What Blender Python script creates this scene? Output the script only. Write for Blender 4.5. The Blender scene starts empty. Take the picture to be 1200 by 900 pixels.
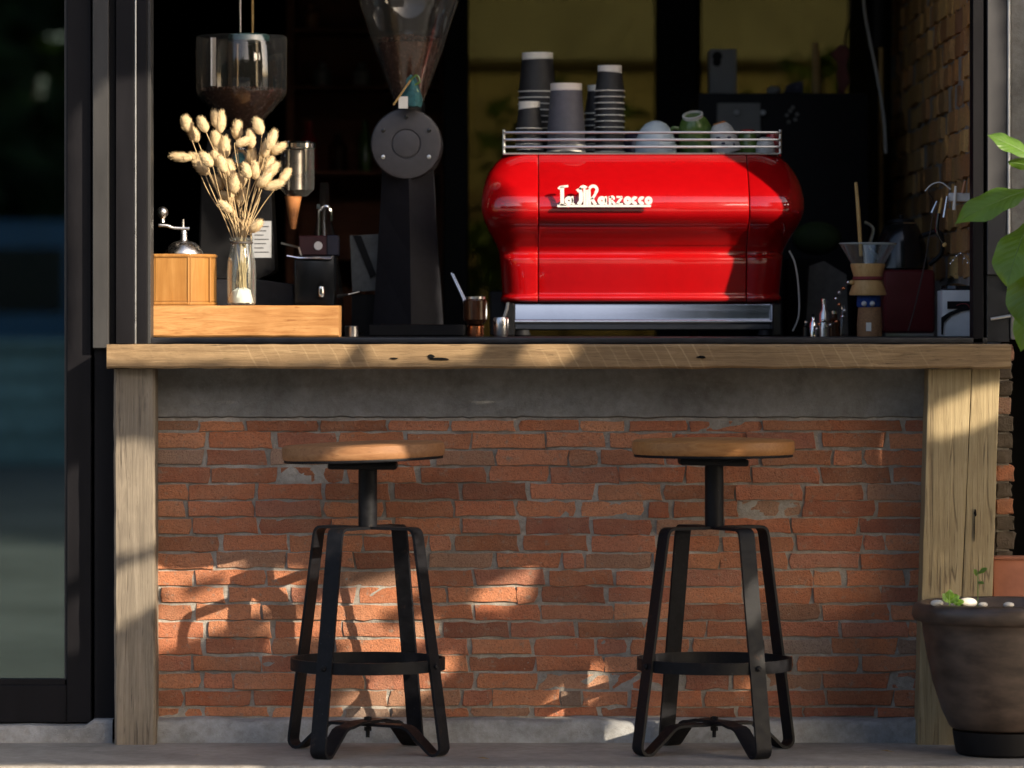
import bpy, bmesh, math, random
from math import sin, cos, pi, radians, sqrt, atan2, exp
from mathutils import Vector, Matrix, noise

random.seed(7)
S = bpy.context.scene
COL = S.collection

# ------------------------------------------------------------------ camera, sky, sun
F, HOR, CAMZ, CAMD = 5000.0, 385.0, 0.966, 10.0
cam_data = bpy.data.cameras.new('camera')
cam = bpy.data.objects.new('camera', cam_data)
COL.objects.link(cam)
cam.location = (0, -CAMD, CAMZ)
cam.rotation_euler = (radians(90), 0, 0)
cam_data.sensor_width = 36
cam_data.lens = F / 1200 * 36
cam_data.shift_y = -(450 - HOR) / 1200
cam_data.clip_start, cam_data.clip_end = 0.1, 2000
cam_data.dof.use_dof = True
cam_data.dof.focus_distance = 9.95
cam_data.dof.aperture_fstop = 2.8
S.camera = cam

AZ, EL = radians(43.8), radians(23)
TOSUN = Vector((cos(EL) * sin(AZ), -cos(EL) * cos(AZ), sin(EL)))
world = bpy.data.worlds.new('World')
S.world = world
world.use_nodes = True
wn = world.node_tree
wn.nodes.clear()
sky = wn.nodes.new('ShaderNodeTexSky')
sky.sky_type = 'NISHITA'
sky.sun_disc = False
sky.sun_elevation = EL
sky.sun_rotation = atan2(TOSUN.x, TOSUN.y)
sky.dust_density = 4.0
sky.air_density = 0.8
bg = wn.nodes.new('ShaderNodeBackground')
bg.inputs[1].default_value = 0.13
wo = wn.nodes.new('ShaderNodeOutputWorld')
wn.links.new(sky.outputs[0], bg.inputs[0])
wn.links.new(bg.outputs[0], wo.inputs[0])

sun_d = bpy.data.lights.new('sun', 'SUN')
sun_d.energy = 3.9
sun_d.angle = radians(0.4)
sun_d.color = (1.0, 0.87, 0.68)
sun = bpy.data.objects.new('sun', sun_d)
COL.objects.link(sun)
sun.location = (5, -8, 6)
sun.rotation_euler = (-TOSUN).to_track_quat('-Z', 'Y').to_euler()

S.view_settings.view_transform = 'Standard'
S.view_settings.look = 'None'
S.view_settings.gamma = 1
S.view_settings.exposure = 1.22
S.cycles.use_denoising = True
S.cycles.max_bounces = 8
S.cycles.transparent_max_bounces = 24
S.cycles.caustics_reflective = False
S.cycles.caustics_refractive = False
S.cycles.sample_clamp_indirect = 4

# ------------------------------------------------------------------ helpers
def X(px, Y=0.0): return (px - 600) / F * (CAMD + Y)
def Z(py, Y=0.0): return CAMZ - (py - HOR) / F * (CAMD + Y)
def P(px, py, Y=0.0): return Vector((X(px, Y), Y, Z(py, Y)))
def W(n, Y=0.0): return n / F * (CAMD + Y)

def wloc(o):
    v = Vector(o.location)
    while o.parent:
        o = o.parent
        v += Vector(o.location)
    return v

def link(name, me, mat, parent=None, base=None):
    o = bpy.data.objects.new(name, me)
    COL.objects.link(o)
    if mat is not None and len(me.materials) == 0:
        me.materials.append(mat)
    if parent is not None:
        o.parent = parent
    return o

def obj(name, bm, mat, parent=None, smooth=False, base=None, sharp=35):
    """one mesh object; the bmesh is in world coordinates; base = origin"""
    org = wloc(parent) if parent is not None else Vector((0, 0, 0))
    if base is not None:
        b = Vector(base)
    elif bm.verts:
        xs = [v.co for v in bm.verts]
        b = Vector(((min(c.x for c in xs) + max(c.x for c in xs)) / 2,
                    (min(c.y for c in xs) + max(c.y for c in xs)) / 2,
                    min(c.z for c in xs)))
    else:
        b = org
    bmesh.ops.translate(bm, verts=bm.verts, vec=-b)
    me = bpy.data.meshes.new(name)
    bm.to_mesh(me)
    bm.free()
    if smooth:
        me.polygons.foreach_set('use_smooth', [True] * len(me.polygons))
        try:
            me.set_sharp_from_angle(angle=radians(sharp))
        except Exception:
            pass
    me.materials.append(mat)
    o = bpy.data.objects.new(name, me)
    COL.objects.link(o)
    if parent is not None:
        o.parent = parent
    o.location = b - org
    return o

def tag(o, label=None, cat=None, group=None, kind=None):
    if label: o['label'] = label
    if cat: o['category'] = cat
    if group: o['group'] = group
    if kind: o['kind'] = kind
    return o

def thing(name, label, cat, loc, group=None):
    o = bpy.data.objects.new(name, None)
    o.empty_display_size = 0.05
    COL.objects.link(o)
    o.location = loc
    return tag(o, label, cat, group)

def copy_tree(o, parent=None):
    c = o.copy()
    COL.objects.link(c)
    if parent is not None:
        c.parent = parent
    for ch in list(o.children):
        copy_tree(ch, c)
    return c

def B(): return bmesh.new()

def box(bm, x0, x1, y0, y1, z0, z1, bev=0.0, seg=1):
    r = bmesh.ops.create_cube(bm, size=1)
    vs = r['verts']
    M = Matrix.Translation(((x0 + x1) / 2, (y0 + y1) / 2, (z0 + z1) / 2)) @ Matrix.Diagonal((abs(x1 - x0), abs(y1 - y0), abs(z1 - z0), 1))
    bmesh.ops.transform(bm, matrix=M, verts=vs)
    if bev > 0:
        es = list({e for v in vs for e in v.link_edges})
        bmesh.ops.bevel(bm, geom=es, offset=bev, segments=seg, affect='EDGES', profile=0.6)
    return bm

def pbox(bm, px0, px1, py0, py1, Y0, Y1, bev=0.0, seg=1, ref=None):
    """box by photo measures taken on its front plane Y0"""
    r = Y0 if ref is None else ref
    return box(bm, X(px0, r), X(px1, r), Y0, Y1, Z(py1, r), Z(py0, r), bev, seg)

def lathe(bm, prof, c=(0, 0, 0), n=24, M=None, cap0=True, cap1=True):
    """prof = [(r, z)], revolved about z at c"""
    rings = []
    for r, z in prof:
        ring = []
        for i in range(n):
            a = 2 * pi * i / n
            p = Vector((r * cos(a), r * sin(a), z))
            if M is not None: p = M @ p
            ring.append(bm.verts.new(p + Vector(c)))
        rings.append(ring)
    for a, b in zip(rings, rings[1:]):
        for i in range(n):
            j = (i + 1) % n
            bm.faces.new((a[i], a[j], b[j], b[i]))
    if cap0 and prof[0][0] > 1e-6: bm.faces.new(list(reversed(rings[0])))
    if cap1 and prof[-1][0] > 1e-6: bm.faces.new(rings[-1])
    return bm

def tube(bm, pts, r, n=8, caps=True):
    pts = [Vector(p) for p in pts]
    rs = r if isinstance(r, (list, tuple)) else [r] * len(pts)
    up = None
    rings = []
    for i, p in enumerate(pts):
        a = pts[max(i - 1, 0)]
        b = pts[min(i + 1, len(pts) - 1)]
        t = (b - a).normalized()
        if up is None:
            up = Vector((0, 0, 1)) if abs(t.z) < 0.9 else Vector((1, 0, 0))
        s = t.cross(up)
        if s.length < 1e-6: s = t.cross(Vector((0, 1, 0)))
        s.normalize()
        up = s.cross(t).normalized()
        rings.append([bm.verts.new(p + (s * cos(2 * pi * k / n) + up * sin(2 * pi * k / n)) * rs[i]) for k in range(n)])
    for a, b in zip(rings, rings[1:]):
        for k in range(n):
            j = (k + 1) % n
            bm.faces.new((a[k], a[j], b[j], b[k]))
    if caps:
        bm.faces.new(list(reversed(rings[0])))
        bm.faces.new(rings[-1])
    return bm

def curve(pts, n=8):
    """Catmull-Rom through points"""
    pts = [Vector(p) for p in pts]
    out = []
    for i in range(len(pts) - 1):
        p0, p1, p2, p3 = pts[max(i - 1, 0)], pts[i], pts[i + 1], pts[min(i + 2, len(pts) - 1)]
        for k in range(n):
            t = k / n
            out.append(0.5 * ((2 * p1) + (p2 - p0) * t + (2 * p0 - 5 * p1 + 4 * p2 - p3) * t * t + (3 * p1 - p0 - 3 * p2 + p3) * t ** 3))
    out.append(pts[-1])
    return out

def strap(bm, path, theta, cx, cy, width, thick):
    """flat bar bent along path [(r, z)] in the vertical plane at angle theta"""
    er = Vector((cos(theta), sin(theta), 0))
    et = Vector((-sin(theta), cos(theta), 0))
    secs = []
    for i, (r, z) in enumerate(path):
        a, b = path[max(i - 1, 0)], path[min(i + 1, len(path) - 1)]
        t = Vector((b[0] - a[0], b[1] - a[1])).normalized()
        nrm = Vector((-t.y, t.x))
        c = Vector((cx, cy, 0)) + er * r + Vector((0, 0, z))
        nn = er * nrm.x + Vector((0, 0, nrm.y))
        secs.append([bm.verts.new(c + et * (sx * width / 2) + nn * (sn * thick / 2)) for sx, sn in ((-1, -1), (1, -1), (1, 1), (-1, 1))])
    for a, b in zip(secs, secs[1:]):
        for k in range(4):
            j = (k + 1) % 4
            bm.faces.new((a[k], a[j], b[j], b[k]))
    bm.faces.new(list(reversed(secs[0])))
    bm.faces.new(secs[-1])
    return bm

def poly_extrude(bm, pts, d):
    """closed outline (Vectors) extruded by vector d"""
    a = [bm.verts.new(p) for p in pts]
    b = [bm.verts.new(Vector(p) + Vector(d)) for p in pts]
    n = len(a)
    bm.faces.new(a)
    bm.faces.new(list(reversed(b)))
    for i in range(n):
        j = (i + 1) % n
        bm.faces.new((a[j], a[i], b[i], b[j]))
    return bm

def fixn(bm):
    bmesh.ops.recalc_face_normals(bm, faces=bm.faces)
    return bm

def ball(bm, c, r, u=12, v=8, sc=(1, 1, 1)):
    M = Matrix.Translation(c) @ Matrix.Diagonal((sc[0], sc[1], sc[2], 1))
    bmesh.ops.create_uvsphere(bm, u_segments=u, v_segments=v, radius=r, matrix=M)
    return bm

ORD = ['first', 'second', 'third', 'fourth', 'fifth', 'sixth', 'seventh', 'eighth', 'ninth', 'tenth', 'eleventh', 'twelfth', 'thirteenth', 'fourteenth', 'fifteenth']

# ------------------------------------------------------------------ materials
class NT:
    def __init__(s, name):
        s.m = bpy.data.materials.new(name)
        s.m.use_nodes = True
        s.t = s.m.node_tree
        s.t.nodes.clear()
        s.out = s.n('ShaderNodeOutputMaterial')
    def n(s, typ, **kw):
        nd = s.t.nodes.new(typ)
        for k, v in kw.items(): setattr(nd, k, v)
        return nd
    def l(s, a, b): s.t.links.new(a, b)
    def bsdf(s, color=None, rough=0.5, metal=0.0, spec=0.5, **kw):
        b = s.n('ShaderNodeBsdfPrincipled')
        if color is not None: b.inputs['Base Color'].default_value = (*color, 1)
        b.inputs['Roughness'].default_value = rough
        b.inputs['Metallic'].default_value = metal
        b.inputs['Specular IOR Level'].default_value = spec
        for k, v in kw.items(): b.inputs[k.replace('_', ' ')].default_value = v
        s.l(b.outputs[0], s.out.inputs[0])
        return b
    def coords(s, kind='Object', scale=(1, 1, 1), rot=(0, 0, 0), loc=None):
        tc = s.n('ShaderNodeTexCoord')
        mp = s.n('ShaderNodeMapping')
        mp.inputs['Scale'].default_value = scale
        mp.inputs['Rotation'].default_value = rot
        if kind == 'World':
            g = s.n('ShaderNodeNewGeometry')
            s.l(g.outputs['Position'], mp.inputs[0])
        else:
            s.l(tc.outputs[kind], mp.inputs[0])
        return mp.outputs[0]
    def noise(s, vec, scale, detail=5, rough=0.55, dist=0.0):
        n = s.n('ShaderNodeTexNoise')
        n.inputs['Scale'].default_value = scale
        n.inputs['Detail'].default_value = detail
        n.inputs['Roughness'].default_value = rough
        n.inputs['Distortion'].default_value = dist
        s.l(vec, n.inputs['Vector'])
        return n.outputs['Fac']
    def ramp(s, fac, stops):
        r = s.n('ShaderNodeValToRGB')
        e = r.color_ramp.elements
        while len(e) < len(stops): e.new(0.5)
        for el, (p, c) in zip(e, stops):
            el.position = p
            el.color = (*c, 1) if len(c) == 3 else c
        s.l(fac, r.inputs[0])
        return r.outputs[0]
    def mix(s, fac, a, b, mode='MIX'):
        m = s.n('ShaderNodeMix', data_type='RGBA', blend_type=mode)
        for sock, v in ((m.inputs[0], fac), (m.inputs[6], a), (m.inputs[7], b)):
            if isinstance(v, (int, float)): sock.default_value = v
            elif isinstance(v, tuple): sock.default_value = (*v, 1)
            else: s.l(v, sock)
        return m.outputs[2]
    def math(s, op, a, b=0.0):
        m = s.n('ShaderNodeMath', operation=op)
        for sock, v in ((m.inputs[0], a), (m.inputs[1], b)):
            if isinstance(v, (int, float)): sock.default_value = v
            else: s.l(v, sock)
        return m.outputs[0]
    def bump(s, b, h, strength=0.3, dist=0.002):
        bp = s.n('ShaderNodeBump')
        bp.inputs['Strength'].default_value = strength
        bp.inputs['Distance'].default_value = dist
        s.l(h, bp.inputs['Height'])
        s.l(bp.outputs[0], b.inputs['Normal'])

def plain(name, color, rough=0.5, metal=0.0, var=0.2, nscale=30.0, bump=0.15, stretch=(1, 1, 1), rvar=0.12, **kw):
    """generic worn surface: colour and roughness vary a little"""
    m = NT(name)
    b = m.bsdf(color, rough, metal, **kw)
    v = m.coords('Object', stretch)
    f = m.noise(v, nscale, 6, 0.6)
    lo = tuple(max(c * (1 - var), 0) for c in color)
    hi = tuple(min(c * (1 + var), 1) for c in color)
    m.l(m.ramp(f, [(0.3, lo), (0.7, hi)]), b.inputs['Base Color'])
    if rvar:
        r = m.n('ShaderNodeMapRange')
        r.inputs['To Min'].default_value = max(rough - rvar, 0.02)
        r.inputs['To Max'].default_value = min(rough + rvar, 1)
        m.l(f, r.inputs[0])
        m.l(r.outputs[0], b.inputs['Roughness'])
    if bump: m.bump(b, f, bump, 0.002)
    return m.m

def glass(name, tint=(1, 1, 1), refl=0.08, rough=0.02, edge=0.6, rtint=(1, 1, 1), rim_sheen=0.0):
    """thin glass: tinted see-through with mirror reflection growing to the rim"""
    m = NT(name)
    tr = m.n('ShaderNodeBsdfTransparent')
    tr.inputs[0].default_value = (*tint, 1)
    gl = m.n('ShaderNodeBsdfGlossy')
    gl.inputs['Roughness'].default_value = rough
    gl.inputs[0].default_value = (*rtint, 1)
    gout = gl.outputs[0]
    if rim_sheen:  # diffuse white painted in for bright reflections along the glass edges
        df = m.n('ShaderNodeBsdfDiffuse')
        df.inputs[0].default_value = (.75, .76, .74, 1)
        md = m.n('ShaderNodeMixShader')
        md.inputs[0].default_value = rim_sheen
        m.l(gout, md.inputs[1])
        m.l(df.outputs[0], md.inputs[2])
        gout = md.outputs[0]
    lw = m.n('ShaderNodeLayerWeight')
    lw.inputs[0].default_value = 0.35
    r = m.n('ShaderNodeMapRange')
    r.inputs['To Min'].default_value = refl
    r.inputs['To Max'].default_value = edge
    m.l(lw.outputs['Facing'], r.inputs[0])
    mx = m.n('ShaderNodeMixShader')
    m.l(r.outputs[0], mx.inputs[0])
    m.l(tr.outputs[0], mx.inputs[1])
    m.l(gout, mx.inputs[2])
    m.l(mx.outputs[0], m.out.inputs[0])
    return m.m

def brick_mat(name, pal, mortar):
    m = NT(name)
    b = m.bsdf(None, 0.9, spec=0.25)
    oi = m.n('ShaderNodeObjectInfo')
    w = m.coords('World')
    c0 = m.ramp(oi.outputs['Random'], pal)
    val = m.math('FRACT', m.math('MULTIPLY', oi.outputs['Random'], 17.31))
    c0 = m.mix(1.0, c0, m.ramp(val, [(0.0, (0.55, 0.55, 0.56)), (0.3, (0.92, 0.92, 0.92)), (0.75, (1.08, 1.1, 1.1)), (1.0, (1.22, 1.38, 1.5))]), 'MULTIPLY')
    big = m.noise(w, 9, 4, 0.6)
    c1 = m.mix(m.ramp(big, [(0.35, (0, 0, 0)), (0.75, (1, 1, 1))]), c0, m.mix(0.5, c0, (0.42, 0.25, 0.16)))
    fine = m.noise(w, 260, 4, 0.7)
    c2 = m.mix(m.ramp(fine, [(0.33, (0.7, 0.7, 0.7)), (0.46, (0, 0, 0))]), c1, m.mix(0.8, c1, (0.05, 0.03, 0.025)))
    mid = m.noise(w, 55, 6, 0.65)
    c3 = m.mix(m.ramp(mid, [(0.58, (0, 0, 0)), (0.72, (0.8, 0.8, 0.8))]), c2, mortar)
    c4 = m.mix(m.ramp(m.noise(w, 120, 5, 0.7), [(0.3, (0.55, 0.55, 0.55)), (0.6, (0, 0, 0))]), c3, m.mix(0.5, c3, (0.12, 0.05, 0.035)))
    soot = m.noise(m.coords('World', (1, 1, 2.2)), 3.2, 5, 0.65)
    c4 = m.mix(m.ramp(soot, [(0.34, (0.4, 0.4, 0.4)), (0.50, (0, 0, 0))]), c4, m.mix(0.55, c4, (0.10, 0.065, 0.05)))
    salt = m.noise(w, 150, 3, 0.6)
    c4 = m.mix(m.ramp(salt, [(0.68, (0, 0, 0)), (0.74, (0.45, 0.45, 0.45))]), c4, (0.55, 0.46, 0.38))
    m.l(c4, b.inputs['Base Color'])
    h = m.math('ADD', m.math('MULTIPLY', fine, 0.8), m.noise(w, 80, 7, 0.75))
    m.bump(b, h, 1.0, 0.005)
    return m.m

M = {}
M['brick'] = brick_mat('red_brick', [(0.0, (0.48, 0.16, 0.075)), (0.25, (0.57, 0.22, 0.105)), (0.5, (0.48, 0.152, 0.073)), (0.72, (0.37, 0.135, 0.085)),
                                     (0.85, (0.52, 0.19, 0.085)), (0.95, (0.40, 0.21, 0.13)), (1.0, (0.26, 0.20, 0.16))], (0.30, 0.25, 0.20))
M['brick_gold'] = brick_mat('golden_brick', [(0.0, (0.58, 0.31, 0.09)), (0.4, (0.70, 0.40, 0.13)), (0.8, (0.60, 0.27, 0.08)), (1.0, (0.45, 0.21, 0.07))], (0.3, 0.2, 0.1))

def cement(name, c, scale=1.0, rough=0.9, bump=0.5, stain=(0.6, 0.55, 0.5)):
    m = NT(name)
    b = m.bsdf(c, rough, spec=0.3)
    w = m.coords('World')
    f1 = m.noise(w, 4 * scale, 6, 0.62, 0.4)
    f2 = m.noise(w, 40 * scale, 6, 0.7)
    f3 = m.noise(w, 220 * scale, 3, 0.6)
    lo = tuple(x * 0.62 for x in c)
    hi = tuple(min(x * 1.35, 1) for x in c)
    col = m.ramp(f1, [(0.3, lo), (0.5, c), (0.72, hi)])
    col = m.mix(m.ramp(f2, [(0.35, (0.6, 0.6, 0.6)), (0.62, (0, 0, 0))]), col, m.mix(1.0, col, stain, 'MULTIPLY'))
    col = m.mix(m.ramp(f3, [(0.62, (0, 0, 0)), (0.72, (0.5, 0.5, 0.5))]), col, hi)
    m.l(col, b.inputs['Base Color'])
    m.bump(b, m.math('ADD', f2, m.math('MULTIPLY', f3, 0.4)), bump, 0.004)
    return m.m
M['mortar'] = cement('mortar', (0.34, 0.315, 0.28), 1.6, 0.95, 0.9)
M['pier'] = cement('old_pier_face', (0.10, 0.08, 0.06), 2.0, 0.95, 0.8)
M['beam'] = cement('cast_concrete', (0.21, 0.207, 0.198), 1.0, 0.85, 0.5)
M['plinth'] = cement('plinth_cement', (0.275, 0.278, 0.28), 1.3, 0.8, 0.6)
M['column'] = cement('wall_cement', (0.17, 0.165, 0.152), 1.2, 0.85, 0.3)
M['floor'] = cement('floor_cement', (0.27, 0.25, 0.225), 0.8, 0.62, 0.2)
M['ground'] = cement('paving_ground', (0.22, 0.215, 0.20), 0.12, 0.9, 0.2)
M['kerb'] = cement('slab_edge', (0.5, 0.44, 0.34), 1.0, 0.9, 0.3)
M['oppwall'] = cement('painted_garden_wall', (0.48, 0.60, 0.56), 0.25, 0.8, 0.2)
M['yard_low'] = cement('brown_plaster_band', (0.26, 0.20, 0.12), 0.5, 0.9, 0.2)
M['backdrop'] = cement('grey_backdrop_render', (0.40, 0.39, 0.32), 0.3, 0.9, 0.2)
M['yard'] = cement('ochre_plaster', (0.34, 0.29, 0.17), 0.4, 0.9, 0.2)

def timber(name, cols, grain=(3, 60, 60), saw=False, crackcol=(0.05, 0.035, 0.02), rough=0.8, gdist=2.0, bump=0.5, crack=False):
    """grain runs along the axis with the small scale"""
    m = NT(name)
    b = m.bsdf(None, rough, spec=0.25)
    v = m.coords('Object', grain)
    g1 = m.noise(v, 1.0, 6, 0.65, gdist)
    v2 = m.coords('Object', tuple(4 * s for s in grain))
    g2 = m.noise(v2, 1.0, 4, 0.7, 0.6)
    col = m.ramp(g1, [(0.25, cols[0]), (0.5, cols[1]), (0.75, cols[2])])
    blot = m.noise(m.coords('Object'), 7, 4, 0.6)
    col = m.mix(m.ramp(blot, [(0.4, (0, 0, 0)), (0.75, (0.6, 0.6, 0.6))]), col, cols[0])
    col = m.mix(m.ramp(g2, [(0.30, (0.9, 0.9, 0.9)), (0.40, (0, 0, 0))]), col, crackcol)
    ck = m.noise(m.coords('Object', tuple(s_ * .42 for s_ in grain)), 1.0, 3, 0.5, 0.8)
    ck = m.ramp(ck, [(0.482, (0, 0, 0)), (0.5, (1, 1, 1)), (0.518, (0, 0, 0))])
    ck = m.mix(1.0, ck, m.ramp(m.noise(m.coords('Object', (1, 1, 1), (0, 0, 0)), 9, 3), [(0.42, (0, 0, 0)), (0.58, (.8, .8, .8))]), 'MULTIPLY')
    if crack: col = m.mix(ck, col, crackcol)
    h = m.math('ADD', g1, m.math('MULTIPLY', g2, 0.8))
    if crack: h = m.math('SUBTRACT', h, m.math('MULTIPLY', ck, 1.2))
    if saw:
        wv = m.n('ShaderNodeTexWave')
        wv.wave_type = 'BANDS'
        wv.bands_direction = 'X'
        wv.inputs['Scale'].default_value = 11
        wv.inputs['Distortion'].default_value = 1.1
        wv.inputs['Detail'].default_value = 2
        wv.inputs['Detail Scale'].default_value = 2.5
        m.l(m.coords('Object', (1, 1, 1), (0, radians(28), 0)), wv.inputs['Vector'])
        ln = m.ramp(wv.outputs['Fac'], [(0.93, (0, 0, 0)), (0.985, (1, 1, 1))])
        msk = m.mix(1.0, ln, m.ramp(m.noise(m.coords('Object'), 5, 3), [(0.48, (0.0, 0.0, 0.0)), (0.72, (0.34, 0.34, 0.34))]), 'MULTIPLY')
        col = m.mix(msk, col, (0.50, 0.37, 0.21))
        h = m.math('ADD', h, m.math('MULTIPLY', msk, 0.5))
    m.l(col, b.inputs['Base Color'])
    m.bump(b, h, bump, 0.003)
    return m.m
M['counter'] = timber('sawn_plank', [(0.16, 0.10, 0.052), (0.275, 0.182, 0.095), (0.37, 0.255, 0.14)], (3.5, 70, 70), saw=True)
M['post'] = timber('weathered_post', [(0.12, 0.10, 0.078), (0.215, 0.178, 0.134), (0.295, 0.248, 0.19)], (60, 60, 2.2), crack=True, crackcol=(0.075, 0.06, 0.045))
M['post_pale'] = timber('pale_post', [(0.22, 0.165, 0.09), (0.34, 0.265, 0.15), (0.43, 0.345, 0.205)], (45, 45, 1.8), crack=True, crackcol=(0.15, 0.105, 0.06))
M['block'] = timber('oiled_wood_block', [(0.27, 0.115, 0.035), (0.45, 0.225, 0.08), (0.55, 0.31, 0.125)], (2.6, 26, 26), rough=0.5, gdist=5.5, crackcol=(0.25, 0.10, 0.03), bump=0.2)
M['mill_wood'] = timber('mill_box_wood', [(0.24, 0.105, 0.026), (0.33, 0.155, 0.042), (0.40, 0.205, 0.065)], (50, 50, 2.5), rough=0.35, crackcol=(0.38, 0.17, 0.04), bump=0.1)
M['seat'] = timber('stool_seat_wood', [(0.20, 0.09, 0.04), (0.31, 0.15, 0.066), (0.38, 0.20, 0.095)], (5, 50, 50), rough=0.5, crackcol=(0.12, 0.06, 0.025), bump=0.2)
M['seat_new'] = timber('varnished_seat_wood', [(0.25, 0.105, 0.035), (0.37, 0.17, 0.058), (0.43, 0.22, 0.085)], (6, 50, 50), rough=0.35, crackcol=(0.2, 0.09, 0.03), bump=0.12)
M['collar'] = timber('collar_wood', [(0.42, 0.24, 0.09), (0.55, 0.34, 0.14), (0.62, 0.40, 0.18)], (40, 40, 5), rough=0.45, crackcol=(0.35, 0.18, 0.06), bump=0.1)
M['shelf'] = timber('dark_shelf_wood', [(0.16, 0.055, 0.026), (0.24, 0.085, 0.04), (0.32, 0.12, 0.06)], (3, 50, 50), rough=0.6)
M['stick'] = timber('bamboo_stick', [(0.40, 0.24, 0.08), (0.5, 0.32, 0.12), (0.55, 0.38, 0.16)], (40, 40, 6), rough=0.6)
M['stick_dark'] = timber('olive_rail_wood', [(0.05, 0.04, 0.02), (0.08, 0.06, 0.03), (0.1, 0.08, 0.04)], (3, 50, 50))
M['bark'] = timber('tree_bark', [(0.07, 0.05, 0.035), (0.12, 0.09, 0.06), (0.18, 0.14, 0.1)], (30, 30, 4), rough=0.95)

def iron_mat():
    m = NT('black_wrought_iron')
    b = m.bsdf(None, 0.5, spec=0.14)
    v = m.coords('Object')
    f = m.noise(v, 55, 6, 0.65)
    col = m.ramp(f, [(0.3, (0.0045, 0.0046, 0.0055)), (0.7, (0.011, 0.011, 0.0135))])
    col = m.mix(m.ramp(m.noise(v, 24, 6, 0.75), [(0.60, (0, 0, 0)), (0.72, (0.8, 0.8, 0.8))]), col, (0.045, 0.026, 0.018))
    sc = m.ramp(m.noise(v, 130, 3, 0.6), [(0.70, (0, 0, 0)), (0.76, (0.8, 0.8, 0.8))])
    col = m.mix(sc, col, (0.09, 0.088, 0.085))
    m.l(col, b.inputs['Base Color'])
    m.l(m.ramp(f, [(0.3, (0.38,) * 3), (0.7, (0.62,) * 3)]), b.inputs['Roughness'])
    m.bump(b, f, 0.4, 0.002)
    return m.m
M['iron'] = iron_mat()
M['frame'] = plain('dark_window_metal', (0.0065, 0.006, 0.0075), 0.5, 0.0, 0.25, 25, 0.06, (1, 1, 0.15), spec=0.14)
M['frame_grey'] = plain('grey_mullion_metal', (0.034, 0.033, 0.033), 0.5, 0.0, 0.25, 18, 0.06, (1, 1, 0.2), spec=0.3)
M['edge'] = plain('worn_bare_edge', (0.55, 0.52, 0.46), 0.4, 0.3, 0.5, 40, 0.1, (1, 1, 0.3))
M['sill'] = plain('black_sill_metal', (0.018, 0.018, 0.021), 0.4, 0.0, 0.4, 30, 0.1)
M['panel_grey'] = plain('grey_panel_metal', (0.030, 0.029, 0.032), 0.55, 0.0, 0.15, 30, 0.05, (1, 1, 0.1))
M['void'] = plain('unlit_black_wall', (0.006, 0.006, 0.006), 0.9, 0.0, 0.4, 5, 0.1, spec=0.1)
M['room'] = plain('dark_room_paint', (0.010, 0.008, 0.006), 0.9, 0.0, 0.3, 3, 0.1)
M['bench'] = plain('black_bench_top', (0.012, 0.012, 0.013), 0.45, 0.0, 0.4, 20, 0.1)
M['black'] = plain('black_plastic', (0.005, 0.005, 0.006), 0.5, 0.0, 0.3, 40, 0.05, spec=0.2)
M['black_gloss'] = plain('glossy_black', (0.008, 0.008, 0.009), 0.18, 0.0, 0.3, 40, 0.02)
M['grinder'] = plain('charcoal_enamel', (0.015, 0.015, 0.019), 0.45, 0.0, 0.15, 60, 0.06, spec=0.2)
M['grinder_disc'] = plain('charcoal_cover', (0.055, 0.052, 0.058), 0.45, 0.0, 0.15, 60, 0.06)
M['chrome'] = plain('polished_steel', (0.78, 0.78, 0.80), 0.12, 1.0, 0.06, 40, 0.02, rvar=0.05)
M['blue_reflect'] = plain('polished_panel_steel', (0.36, 0.38, 0.42), 0.14, 1.0, 0.05, 20, 0.02, rvar=0.04)  # dim blue-grey tint puts the reflected tone into the steel colour
M['steel'] = plain('brushed_steel', (0.62, 0.61, 0.60), 0.3, 1.0, 0.1, 40, 0.05, (0.1, 1, 1))
M['silver'] = plain('dull_silver', (0.60, 0.57, 0.54), 0.28, 1.0, 0.25, 90, 0.1)
M['white_enamel'] = plain('white_enamel', (0.60, 0.59, 0.56), 0.3, 0.0, 0.05, 30, 0.02)
M['paper_white'] = plain('white_paper_rim', (0.78, 0.75, 0.68), 0.7, 0.0, 0.06, 60, 0.05)
M['cup_black'] = plain('black_card', (0.022, 0.021, 0.022), 0.6, 0.0, 0.2, 60, 0.05)
M['cup_grey'] = plain('slate_card', (0.105, 0.105, 0.125), 0.6, 0.0, 0.12, 60, 0.05)
M['bowl'] = plain('pale_blue_glaze', (0.58, 0.68, 0.74), 0.15, 0.0, 0.05, 20, 0.02)
M['green_glaze'] = plain('olive_green_glaze', (0.09, 0.16, 0.035), 0.2, 0.0, 0.2, 30, 0.02)
M['red_glaze'] = plain('red_glaze', (0.50, 0.03, 0.03), 0.2, 0.0, 0.15, 30, 0.02)
M['navy'] = plain('navy_glaze', (0.035, 0.035, 0.07), 0.25, 0.0, 0.2, 30, 0.02)
M['copper'] = plain('copper', (0.60, 0.22, 0.10), 0.25, 1.0, 0.2, 50, 0.05)
M['amber'] = plain('dark_amber_jar', (0.05, 0.018, 0.008), 0.15, 0.0, 0.3, 40, 0.02)
M['dark_red'] = plain('dark_red_enamel', (0.10, 0.007, 0.010), 0.35, 0.0, 0.15, 20, 0.03)
M['maroon'] = plain('maroon_plastic', (0.030, 0.004, 0.008), 0.4, 0, .2, 30, .03)
M['maroon_navy'] = plain('ink_blue_plastic', (0.008, 0.008, 0.022), 0.4, 0, .2, 30, .03)
M['label'] = plain('grey_label_paper', (0.30, 0.31, 0.33), 0.8, 0, .1, 60, .05)
M['redish'] = plain('carved_red_wood', (0.13, 0.022, 0.018), 0.6, 0.0, 0.3, 50, 0.2)
M['blue_knit'] = plain('blue_knit', (0.012, 0.05, 0.24), 0.9, 0.0, 0.4, 300, 0.8)
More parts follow.
